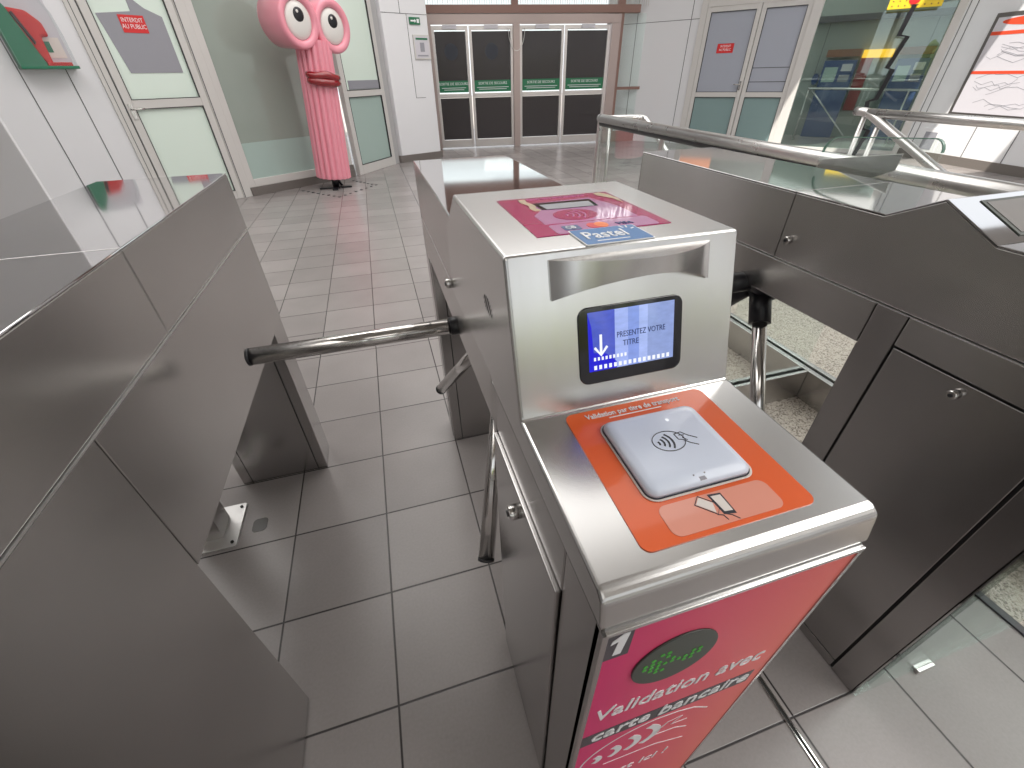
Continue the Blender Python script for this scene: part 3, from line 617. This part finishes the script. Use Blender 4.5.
# ---- middle cabinet with validator
xc, xr = .112, .398
mc = empty('validator_gate', (.255, .8, 0), 'middle turnstile cabinet with colour screen, orange card reader and magenta front number 1', 'turnstile cabinet')
obj('frame', (lambda b: (box(b, xc+.006, xr-.006, .86, 1.438, .79, 1.025), box(b, xc+.006, xr-.006, .145, .512, .0, .855), b)[-1])(nb()), M['dark'], mc)
obj('top_plate', box(nb(), xc, xr, .70, 1.444, 1.035, 1.038), M['top'], mc, bevel=.0015)
for x, sg in ((xc+.006, -1), (xr-.006, 1)):
    panel('upper_panel', rect(.70, 1.444, .882, 1.0358), x, .006, M['side'], mc, sg)
    panel('beam_panel', rect(.52, 1.444, .772, .880), x, .006, M['side'], mc, sg)
    panel('side_stile', rect(.498, .519, .0, .86), x, .006, M['sidev'], mc, sg)
    panel('side_stile', rect(.137, .216, .0, .86), x, .006, M['sidev'], mc, sg)
    panel('top_rail', rect(.216, .498, .776, .86), x, .006, M['sidev'], mc, sg)
    dr = panel('door', rect(.218, .496, .012, .774), x, .012, M['sidev'], mc, sg)
    lock(x+sg*.012, .367, .731, .0115, dr, sg)
obj('end_panel', box(nb(), xc, xr, 1.4385, 1.444, .775, 1.031), M['side'], mc)
obj('soffit', box(nb(), xc+.006, xr-.006, .52, 1.316, .772, .778), M['side'], mc)
obj('rear_panel', box(nb(), xc, xr, .5165, .519, 0, .775), M['sidev'], mc)
lg = obj('leg', box(nb(), xc, xr, 1.316, 1.444, 0, .771), M['sidev'], mc, bevel=.002)
bm = nb(); box(bm, xc+.035, xr-.035, 1.3135, 1.3165, .012, .77); obj('inset_panel', bm, M['sidev'], lg, bevel=.001)
bm = nb(); box(bm, xc+.032, xc+.035, 1.3145, 1.3165, 0, .77); box(bm, xr-.035, xr-.032, 1.3145, 1.3165, 0, .77); box(bm, xc-.001, xc+.001, 1.345, 1.348, 0, .77); obj('panel_gap', bm, M['dark'], lg)
# validator housing: a closed profile in (y,z)
prof = [(.842, .870), (.842, .93), (.838, 1.005), (.72, 1.088), (.415, 1.088), (.36, .908), (.150, .904), (.141, .897), (.135, .862), (.16, .862), (.49, .862), (.52, .872)]
bm = nb(); prism(bm, prof, (xc-.002, 0, 0), Y, Z, xr-xc+.004); hs = obj('validator_housing', bm, M['box'], mc, bevel=.004, seg=3)
# finer brushed sheets on the visible faces
bm = nb(); prism(bm, rrect(xc+.002, .002, xr-.002, .186, .002), (0, .3595, .9085), X, (0, .055, .18), .0008); obj('front_sheet', bm, M['boxfront'], mc)
# thin bottom rim below the lip
obj('lower_rim', box(nb(), xc+.002, xr-.004, .131, .165, .855, .8605), M['box'], mc, bevel=.001)
obj('corner_post', (lambda b: (box(b, xc, xc+.006, .133, .146, 0, .855), box(b, xr-.006, xr, .133, .146, 0, .855), b)[-1])(nb()), M['side'], mc)
# screw and grille on the box side
lock(xc-.002, .842, .890, .010, hs, name='screw')
bm = nb()
for i in range(7):
    k_ = i/6; hl = (.4, .75, 1, 1, .9, .7, .4)[i]; y_, z_ = .522-.040*k_, .998-.010*k_
    stroke(bm, [(y_+.0075*hl, z_-.0095*hl), (y_-.0075*hl, z_+.0095*hl)], .0015, (xc-.002, 0, 0), Y, Z, -.0006)
obj('speaker_slots', bm, M['dark'], hs)
# curved hood over the screen
V0 = Vector((0, .055, .18)).normalized(); N0 = Vector(X).cross(V0); O0 = Vector((0, .36, .908))
bm = nb(); nseg = 24; x0h, x1h = .158, .358; rows = []
for i in range(nseg+1):
    u = i/nseg; x = x0h+(x1h-x0h)*u; c_ = 1-(2*u-1)**2
    q = [(.181, -.004), (.1795-.006*c_, .004+.047*c_), (.136+.020*c_, .004+.043*c_), (.150, -.004)]
    rows.append([bm.verts.new(O0+Vector(X)*x+V0*a+N0*b) for a, b in q])
for i in range(nseg):
    for k in range(3):
        fc = bm.faces.new((rows[i][k], rows[i][k+1], rows[i+1][k+1], rows[i+1][k])); fc.smooth = True
    for k in range(4):
        ed = bm.edges.get((rows[i][k], rows[i+1][k]))
        if ed: ed.smooth = False
bm.faces.new(rows[0]); bm.faces.new(rows[-1])
obj('screen_hood', bm, M['boxfront'], mc)
# screen
bz = obj('screen_bezel', prism(nb(), rrect(.188, .030, .325, .123, .012), O0, X, V0, .003, 0), M['bezel'], mc, bevel=.001)
sc = obj('screen', prism(nb(), [(.200, .046), (.313, .046), (.313, .117), (.200, .117)], O0, X, V0, .0036, .003), M['screen'], bz)
obj('blue_band', prism(nb(), [(.200, .046), (.236, .046), (.236, .054), (.222, .066), (.206, .069), (.204, .10), (.200, .115)], O0, X, V0, .0040, .0036), M['screenblue'], bz)
bm = nb(); T = dict(O=O0, U=X, V=V0, t=.0044, t0=.0038)
stroke(bm, [(.2155, .090), (.2155, .066)], .003, **T); stroke(bm, [(.2075, .075), (.2155, .065), (.2235, .075)], .003, **T)
for i in range(16): prism(bm, [(.206+.0065*i, .048), (.2095+.0065*i, .048), (.2095+.0065*i, .053), (.206+.0065*i, .053)], O0, X, V0, .0044, .0038)
for i in range(9): prism(bm, [(.206+.005*i, .059), (.2085+.005*i, .059), (.2085+.005*i, .063), (.206+.005*i, .063)], O0, X, V0, .0044, .0038)
obj('screen_marks', bm, M['screenwhite'], bz)
text('screen_lettering', 'PRESENTEZ VOTRE', O0+Vector(X)*.236+V0*.083+N0*.0038, X, V0, .0098, M['navy'], bz, sx=.78, ext=.0002)
text('screen_lettering', 'TITRE', O0+Vector(X)*.244+V0*.072+N0*.0038, X, V0, .0098, M['navy'], bz, sx=.85, ext=.0002)
# orange film and card reader on the console
zc = .9085
def cpt(y): return zc-(0.36-y)*(.004/.21)
OC = Vector((0, .36, .9083)); VC = Vector((0, .21, .004)).normalized()
def q(pts): return [(p[0], p[1]-.36) for p in pts]
bm = nb(); prism(bm, q(rrect(.162, .166, .349, .352, .010)), OC, X, VC, .0008); og = obj('orange_film', bm, M['orange'], mc)
text('film_lettering', 'Validation par titre de transport', OC+Vector(X)*.186+VC*(.3375-.36)+Vector((0, 0, .0008)), X, VC, .0112, M['whiteink'], og, sx=.86, bold=.0001)
bm = nb(); stroke(bm, q([(.213, .3335), (.283, .3335)]), .0014, OC, X, VC, .0012, .0008); obj('small_print', bm, M['whiteink'], og)
bm = nb(); prism(bm, q(rrect(.196, .171, .317, .205, .009)), OC, X, VC, .0013, .0007); obj('coral_field', bm, M['paleorange'], og)
bm = nb(); prism(bm, q(rrect(.1915, .2095, .3175, .3245, .014)), OC, X, VC, .0022, .0008); rd = obj('reader_rim', bm, M['readerrim'], og, bevel=.0008)
bm = nb(); prism(bm, q(rrect(.1935, .2115, .3145, .3225, .012)), OC, X, VC, .0032, .0020); obj('reader_gasket', bm, M['ink'], og)
bm = nb(); R_ = []
for (ins, h, fy) in ((.0, .0030, 0), (.0005, .0065, 0), (.004, .0095, 0), (.010, .0105, .010), (.012, .0107, .012)):
    R_.append([bm.verts.new(OC+Vector(X)*p[0]+VC*p[1]+Vector((0, 0, h))) for p in q(rrect(.1945+ins, .2125+ins+fy, .3135-ins, .3215-ins, max(.011-ins*.4, .004)))])
for i in range(len(R_)-1):
    for k in range(len(R_[0])):
        fc = bm.faces.new((R_[i][k], R_[i][(k+1) % len(R_[0])], R_[i+1][(k+1) % len(R_[0])], R_[i+1][k])); fc.smooth = True
bm.faces.new(R_[-1]); bm.faces.new(R_[0][::-1])
rdr = obj('card_reader', bm, M['reader'], mc)
bm = nb(); TR = dict(O=OC+Vector((0, 0, .0106)), U=X, V=VC, t=.0005, t0=0)
stroke(bm, q(ellipse(.251, .271, .0185, .0145, 40)+[ellipse(.251, .271, .0185, .0145, 40)[0]]), .0009, **TR)
for i in range(4): stroke(bm, q(arc(.236+.001*i, .2705, .0035+.0042*i, -42, 42, 8)), .0019, **TR)
stroke(bm, q([(.262, .2785), (.2625, .270), (.2665, .2685), (.272, .262), (.279, .257)]), .0009, **TR)
stroke(bm, q([(.262, .2785), (.2705, .2795), (.276, .2725), (.2835, .2665)]), .0009, **TR)
stroke(bm, q([(.266, .2755), (.272, .2745), (.268, .271), (.2715, .2665)]), .0008, **TR)
obj('contactless_symbol', bm, M['ink'], rdr)
bm = nb(); prism(bm, q(ellipse(.268, .301, .0022, .0022, 12)), **TR); obj('status_led', bm, M['screenwhite'], rdr)
bm = nb(); prism(bm, q([(.2515, .2155), (.2585, .2155), (.2585, .2195), (.2515, .2195)]), OC+Vector((0, 0, .0075)), X, VC, .0022)
for p in ((.248, .2225), (.2605, .2225)): prism(bm, q(ellipse(*p, .0009, .0009, 8)), OC+Vector((0, 0, .0085)), X, VC, .002)
obj('reader_sensor', bm, M['film'], rdr)
bm = nb(); TF = dict(O=OC, U=X, V=VC, t=.0017, t0=.0013)
cd = [(.233, .1965), (.2415, .2045), (.2565, .1905), (.248, .1815), (.233, .1965)]
stroke(bm, q(cd), .0008, **TF)
ph = [(.2515, .2035), (.2655, .202), (.2655, .178), (.2535, .180), (.2515, .2035)]
prism(bm, q([ph[3], ph[2], ph[1], ph[0]]), **TF)
stroke(bm, q([(.247, .1815), (.252, .1795), (.2535, .174)]), .0008, **TF); stroke(bm, q([(.2535, .181), (.260, .1775), (.2645, .172)]), .0008, **TF)
obj('card_and_phone_drawing', bm, M['ink'], og)
bm = nb(); prism(bm, q([(.2555, .1825), (.264, .1815), (.2638, .2), (.2535, .2008)]), OC, X, VC, .0020, .0016); prism(bm, q([(.2345, .1965), (.2415, .203), (.251, .194), (.2475, .1835)]), OC, X, VC, .0016, .0012); obj('drawing_fill', bm, M['readerrim'], og)
# magenta film on the box top
OT = Vector((0, 0, 1.0882)); TT = dict(O=OT, U=X, V=Y)
mg = obj('magenta_film', prism(nb(), [(.164, .464), (.341, .464), (.341, .647), (.164, .649)], **TT, t=.0006), M['magenta'], mc)
obj('lilac_field', prism(nb(), [(.190, .507), (.318, .505), (.318, .560), (.300, .619), (.206, .612), (.206, .570), (.190, .550)], **TT, t=.0010, t0=.0005), M['lilac'], mg)
obj('lilac_field', prism(nb(), rrect(.191, .4645, .326, .502, .006), **TT, t=.0010, t0=.0005), M['lilac'], mg)
obj('reader_window', prism(nb(), [(.210, .574), (.292, .570), (.296, .608), (.207, .610)], **TT, t=.0016, t0=.0009), M['bezel'], mg)
obj('window_glass', prism(nb(), [(.216, .572), (.286, .569), (.289, .596), (.214, .598)], **TT, t=.0020, t0=.0015), M['film'], mg)
obj('oval', prism(nb(), ellipse(.243, .537, .030, .025), **TT, t=.0014, t0=.0009), M['magenta'], mg)
bm = nb(); [stroke(bm, arc(.226+.002*i, .537, .006+.006*i, -50, 50, 8), .0022, **TT, t=.0018, t0=.0013) for i in range(4)]; obj('wave_symbol', bm, M['lilac'], mg)
bm = nb(); stroke(bm, [(.200, .640), (.198, .622), (.204, .602), (.200, .585), (.203, .572)], .010, **TT, t=.0014, t0=.0009)
obj('cream_swirl', bm, M['cream'], mg); bm = nb(); prism(bm, [(.318, .640), (.328, .643), (.336, .625), (.338, .596), (.333, .572), (.331, .598), (.324, .612), (.317, .625)], **TT, t=.0014, t0=.0009)
obj('cream_swirl', bm, M['cream'], mg)
text('card_lettering', 'VISA', OT+Vector((.274, .476, .001)), X, Y, .0135, M['navy'], mg, sx=.8)
obj('card_circle', prism(nb(), ellipse(.2445, .4835, .0085, .0105), **TT, t=.0014, t0=.0009), M['redink'], mg)
obj('card_circle', prism(nb(), ellipse(.2545, .4835, .0085, .0105), **TT, t=.0016, t0=.0009), M['mcorange'], mg)
bm = nb(); prism(bm, rrect(.204, .474, .226, .492, .003), **TT, t=.0014, t0=.0009); obj('card_logo', bm, M['navy'], mg)
text('card_lettering', 'CB', OT+Vector((.2065, .4785, .0014)), X, Y, .0135, M['whiteink'], mg, sx=.8)
text('film_lettering', 'Passez votre carte bancaire ici', OT+Vector((.207, .634, .0006)), X, Y, .0105, M['lilac'], mg, sx=.72)
ps = obj('blue_sticker', prism(nb(), rrect(.205, .417, .290, .4715, .002), **TT, t=.0012), M['whiteink'], mc)
obj('blue_field', prism(nb(), rrect(.2065, .4185, .2885, .470, .002), **TT, t=.0016, t0=.001), M['blue'], ps)
text('sticker_lettering', 'Pastel', OT+Vector((.213, .434, .0016)), X, Y, .034, M['whiteink'], ps, sx=.68, bold=.0003)
bm = nb(); stroke(bm, [(.222, .4255), (.262, .4255)], .002, **TT, t=.0020, t0=.0015)
for a in (20, 65, 110): stroke(bm, [(.274+.006*math.cos(math.radians(a)), .452+.009*math.sin(math.radians(a))), (.274+.011*math.cos(math.radians(a)), .452+.017*math.sin(math.radians(a)))], .0018, **TT, t=.0020, t0=.0015)
obj('sticker_marks', bm, M['whiteink'], ps)
# magenta front film
OF = Vector((0, .135, 0)); TFm = dict(O=OF, U=X, V=Z)
obj('front_panel', box(nb(), xc+.001, xr-.001, .135, .141, 0, .857), M['side'], mc)
ff = obj('front_film', prism(nb(), [(xc+.004, .0), (xr-.004, .0), (xr-.004, .853), (xc+.004, .853)], **TFm, t=.0008), M['gradient'], mc)
obj('number_field', prism(nb(), [(xc+.004, .799), (.1445, .799), (.1445, .853), (xc+.004, .853)], **TFm, t=.0013, t0=.0007), M['greyink'], ff)
obj('number_lettering', prism(nb(), [(.127, .807), (.1355, .807), (.1400, .847), (.1335, .847), (.1235, .838), (.1225, .831), (.1300, .835)], **TFm, t=.0018, t0=.0012), M['whiteink'], ff)
ov = obj('oval_display', prism(nb(), ellipse(.2085, .7425, .0505, .0555, 40, math.radians(0)), **TFm, t=.0030, t0=.0007), M['ledoff'], ff, bevel=.001)
bm = nb()
for i in range(9):
    for j in range(9):
        x, z = .172+.0082*i, .706+.0085*j
        if (i, j) in [(0, 4), (0, 5), (1, 3), (1, 4), (1, 5), (1, 6), (2, 2), (2, 3), (2, 5), (2, 4), (3, 2), (3, 4), (3, 6), (4, 4), (4, 5), (5, 4), (6, 4), (6, 3), (7, 5), (7, 4), (7, 3), (8, 5), (2, 7), (3, 7), (8, 4)]:
            prism(bm, ellipse(x, z, .0028, .0028, 8), **TFm, t=.0036, t0=.0028)
obj('led_dots', bm, M['led'], ov)
text('film_lettering', 'Validation avec', OF+Vector((.126, -.0009, .617)), X, Z, .052, M['whiteink'], ff, sx=.76, shear=.15, bold=.0004)
obj('dark_strip', prism(nb(), [(.119, .524), (.376, .532), (.376, .572), (.119, .564)], **TFm, t=.0013, t0=.0007), M['greyink'], ff)
text('film_lettering', 'carte bancaire', OF+Vector((.130, -.0014, .535)), (1, 0, .03), Z, .050, M['whiteink'], ff, sx=.84, shear=.15, bold=.0004)
bm = nb(); TQ = dict(**TFm, t=.0013, t0=.0007)
stroke(bm, [(.128, .300)]+[(.128, .36)]+[(p[0], p[1]) for p in arc(.245, .40, .117, 180, 95, 14)]+[(.27, .512), (.30, .500), (.33, .470)], .0028, **TQ)
for i in range(4):
    c0 = (.150+.020*i, .422+.010*i); r_ = .020+.010*i; stroke(bm, arc(c0[0]-.012, c0[1], r_, -52, 52, 10), .010+.001*i, **TQ)
stroke(bm, [(.245, .44), (.262, .475), (.285, .480), (.272, .455), (.300, .452)], .0025, **TQ); stroke(bm, [(.25, .43), (.285, .425), (.31, .405)], .0025, **TQ)
stroke(bm, [(.17, .375), (.26, .37), (.32, .34)], .0025, **TQ)
obj('contactless_drawing', bm, M['whiteink'], ff)
text('film_lettering', "C'est ici !", OF+Vector((.155, -.0009, .275)), X, Z, .048, M['whiteink'], ff, sx=.8, shear=.15)

# ---- tripods
def tripod(dx, e, hr, c0, c1, cr, L=.5567):
    h = Vector((.2313+dx, .860, .7804)); tl = .76776
    a = Vector((-math.cos(tl), 0, -math.sin(tl)))
    bm = nb(); tube(bm, [h-a*.05, h-a*.01, h+a*.03, h+a*.045], [hr, hr, hr*.8, hr*.5], 24); obj('tripod_hub', bm, M['black'], e)
    for k in (0, 1, 2):
        v = Vector((-1, 0, 0)); v.rotate(Matrix.Rotation(k*2*math.pi/3, 3, a))
        bm = nb(); tube(bm, [h+v*.01, h+v*(L-.006)], .0180, 28); ar = obj('tripod_arm', bm, M['chrome'], e)
        bm = nb(); tube(bm, [h+v*c0, h+v*c1], cr, 20); obj('collar', bm, M['black'], ar)
        bm = nb(); tube(bm, [h+v*(L-.007), h+v*(L-.001), h+v*L], [.0185, .0185, .0165], 28); obj('end_cap', bm, M['black'], ar)
tripod(0, mc, .045, .108, .135, .0212)

# ---- right cabinet: lane face looks towards -x
xg, xh = .885, 1.16
rc = empty('turnstile_cabinet', (1.03, .8, 0), 'long brushed steel turnstile cabinet on the right with a peaked display on top', 'turnstile cabinet')
obj('frame', (lambda b: (box(b, xg+.006, xh-.006, .143, 1.428, .79, 1.010), box(b, xg+.006, xh-.006, .143, .514, 0, .8), b)[-1])(nb()), M['dark'], rc)
tp = [(1.434, 1.021), (.583, 1.021), (.501, 1.064), (.405, 1.018), (.137, 1.018)]
def topstrip(i0, i1, m=M['top']):
    pts = tp[i0:i1+1]; bm = nb(); prism(bm, [(p[0], p[1]) for p in pts]+[(p[0], p[1]-.006) for p in pts[::-1]], (xg, 0, 0), Y, Z, xh-xg); return bm
bm = nb(); box(bm, xg, xh, .786, 1.434, 1.018, 1.021); obj('top_plate', bm, M['top'], rc, bevel=.0012)
bm = nb(); prism(bm, [(.784, 1.021), (.583, 1.021), (.501, 1.064), (.405, 1.018), (.137, 1.018), (.137, 1.015), (.405, 1.015), (.501, 1.061), (.583, 1.018), (.784, 1.018)], (xg, 0, 0), Y, Z, xh-xg); obj('top_plate', bm, M['top'], rc, bevel=.001)
for x, sg in ((xg+.006, -1), (xh-.006, 1)):
    panel('upper_panel', rect(.785, 1.434, .874, 1.0185), x, .006, M['side'], rc, sg)
    p = panel('upper_panel', [(.1382, .875), (.7838, .875), (.7838, 1.0175), (.583, 1.0175), (.501, 1.0605), (.405, 1.0145), (.1382, 1.0145)], x, .006, M['side'], rc, sg)
    if sg < 0: lock(xg, .757, .923, .0085, p)
    panel('beam_panel', rect(.521, 1.434, .783, .872), x, .006, M['side'], rc, sg)
    panel('side_stile', rect(.459, .521, .0, .872), x, .006, M['sidev'], rc, sg)
    panel('top_rail', rect(.137, .459, .811, .872), x, .006, M['side'], rc, sg)
    d = panel('door', rect(.199, .457, .035, .809), x, .006, M['sidev'], rc, sg)
    if sg < 0: lock(xg, .335, .785, .0085, d)
    panel('side_stile', rect(.137, .196, .0, .809), x, .006, M['sidev'], rc, sg)
    panel('kick_plate', rect(.199, .457, .0, .033), x, .006, M['sidev'], rc, sg)
obj('end_panel', box(nb(), xg, xh, .137, .1415, 0, 1.011), M['end'], rc)
obj('end_panel', box(nb(), xg, xh, 1.4295, 1.434, .785, 1.014), M['side'], rc)
obj('seam_highlight', box(nb(), xg-.0012, xg+.005, .137, 1.434, .8715, .873), M['zinc'], rc)  # bright strip imitating the highlight on the seam edge
obj('soffit', box(nb(), xg+.006, xh-.006, .52, 1.316, .783, .789), M['side'], rc)
obj('rear_panel', box(nb(), xg, xh, .5185, .521, 0, .783), M['sidev'], rc)
obj('leg', box(nb(), xg, xh, 1.316, 1.434, 0, .782), M['sidev'], rc, bevel=.002)
VS = Vector((0, .501-.405, 1.064-1.018)).normalized(); OS = Vector((0, .405, 1.018))
dp = obj('display_frame', prism(nb(), [(.945, .012), (1.125, .012), (1.125, .094), (.945, .094)], OS, X, VS, .0015, -.001), M['ledoff'], rc, bevel=.0005)
obj('display_glass', prism(nb(), [(.953, .018), (1.117, .018), (1.117, .088), (.953, .088)], OS, X, VS, .0022, .001), M['skirt'], dp)

tripod(.722, rc, .075, .02, .125, .027, .535)
# ---- glass screen at the near end of the right cabinet
e = empty('glass_screen', (1.17, .13, 0), 'clear glass screen standing on the floor at the near end of right cabinet', 'glass screen')
obj('pane', box(nb(), .887, 1.443, .130, .135, .004, .85), M['glass'], e)
bm = nb(); box(bm, 1.08, 1.135, .122, .130, .001, .012); box(bm, 1.08, 1.135, .135, .1365, .001, .012); obj('clamp', bm, M['zinc'], e, bevel=.001)
# ---- wing of glass on the far side of the right cabinet
e = empty('glass_screen', (1.2, .9, .85), 'clear glass wing with rounded corner standing behind right cabinet top', 'glass screen')
wp = [(.735, .80)]+[(.735, 1.085)]+arc(.76, 1.085, .025, 180, 90, 5)[1:]+arc(.985, 1.052, .04, 85, 0, 6)+[(1.025, .80)]
obj('pane', prism(nb(), wp[::-1], (1.195, 0, 0), Y, Z, .008), M['glass'], e)
bm = nb(); stroke(bm, wp[1:-1], .002, (1.195, 0, 0), Y, Z, .008); obj('glass_edge', bm, M['glassedge'], e)
bm = nb(); prism(bm, [(1.165, .86), (1.50, .98), (1.50, 1.10), (1.165, 1.04)], (0, 0, 1.0), X, Y, .012)
bm.free()
bm = nb(); prism(bm, [(1.075, 1.004), (1.06, 1.027), (.849, 1.067), (.852, 1.029), (.90, 1.004)], (1.25, 0, 0), Y, Z, .004)
tag(obj('steel_cover', bm, M['side'], origin=(1.22, .88, 1.0), bevel=.001), 'small grey steel cover plate seen through the clear glass wing', 'cover plate')

# ------------------------------------------------------------------ glass balustrade on steel kerb behind the right cabinet
e = empty('glass_balustrade', (1.69, 2.2, 0), 'glass balustrade on steel kerb with thick round handrail, right behind the gates', 'balustrade')
bm = nb(); box(bm, 1.69, 1.715, -.6, 3.5, .004, .15); box(bm, 1.735, 1.76, -.6, 3.5, .004, .15); obj('kerb', bm, M['side'], e, bevel=.003)
obj('glass_channel', box(nb(), 1.715, 1.735, -.6, 3.5, .004, .13), M['dark'], e)
obj('glass_pane', box(nb(), 1.720, 1.730, -.6, 3.5, .13, .93), M['glass'], e)
bm = nb(); tube(bm, [(1.69, 3.40, .967), (1.69, 1.0, .948), (1.69, -.6, .935)], .028, 24); obj('handrail', bm, M['satin'], e)
bm = nb(); tube(bm, [(1.706, 3.40, .937), (1.706, 1.0, .917), (1.706, -.6, .904)], .024, 16); obj('rail_dark_reflection', bm, M['black'], e)  # black tube stands in for the dark reflection under the handrail
for y in (3.42, 2.55):
    bm = nb(); box(bm, 1.70, 1.712, y, y+.04, 0, .94); obj('post', bm, M['satin'], e, bevel=.002)
e = empty('glass_balustrade', (1.45, 1.125, 0), 'short steel kerb with glass crossing the granite floor below right cabinet', 'balustrade')
bm = nb(); box(bm, 1.2, 1.688, 1.115, 1.13, .004, .15); box(bm, 1.2, 1.688, 1.15, 1.165, .004, .15); obj('kerb', bm, M['side'], e, bevel=.003)
obj('glass_channel', box(nb(), 1.2, 1.688, 1.13, 1.15, .004, .135), M['dark'], e)
obj('glass_pane', box(nb(), 1.2, 1.685, 1.136, 1.144, .13, .70), M['glass'], e)
# second, further handrail with sloping stair rail
e = empty('stair_handrail', (3.85, 2.6, 0), 'chrome stair handrail with sloping brace in front of the shop window', 'handrail')
bm = nb(); tube(bm, bend([(3.8, 3.09, .955), (3.8, 2.986, .955), (3.8, 2.30, .640), (3.8, 2.0, .50)], .05), .03, 20); obj('sloping_rail', bm, M['satin'], e)
bm = nb(); tube(bm, [(3.8, 3.0, .950), (3.84, 2.0, .938), (3.86, .5, .93)], .03, 20); obj('top_rail', bm, M['satin'], e)
bm = nb(); tube(bm, [(3.8, 3.0, .93), (3.8, 3.0, 0)], .018, 12); obj('post', bm, M['satin'], e)
bm = nb(); tube(bm, [(3.8, 2.86, .86), (3.8, 2.86, 0)], .018, 12); obj('post', bm, M['satin'], e)
e = empty('stair_handrail', (2.6, 4.2, 0), 'white sloping stair handrail beyond far end of the balustrade', 'handrail')
bm = nb(); tube(bm, bend([(2.2, 4.3, .89), (2.6, 4.27, .885), (2.6, 3.65, .56), (2.6, 3.3, .38)], .06), .026, 16); obj('sloping_rail', bm, M['satin'], e)
bm = nb(); tube(bm, [(2.25, 4.3, .88), (2.25, 4.3, 0)], .016, 12); obj('post', bm, M['satin'], e)
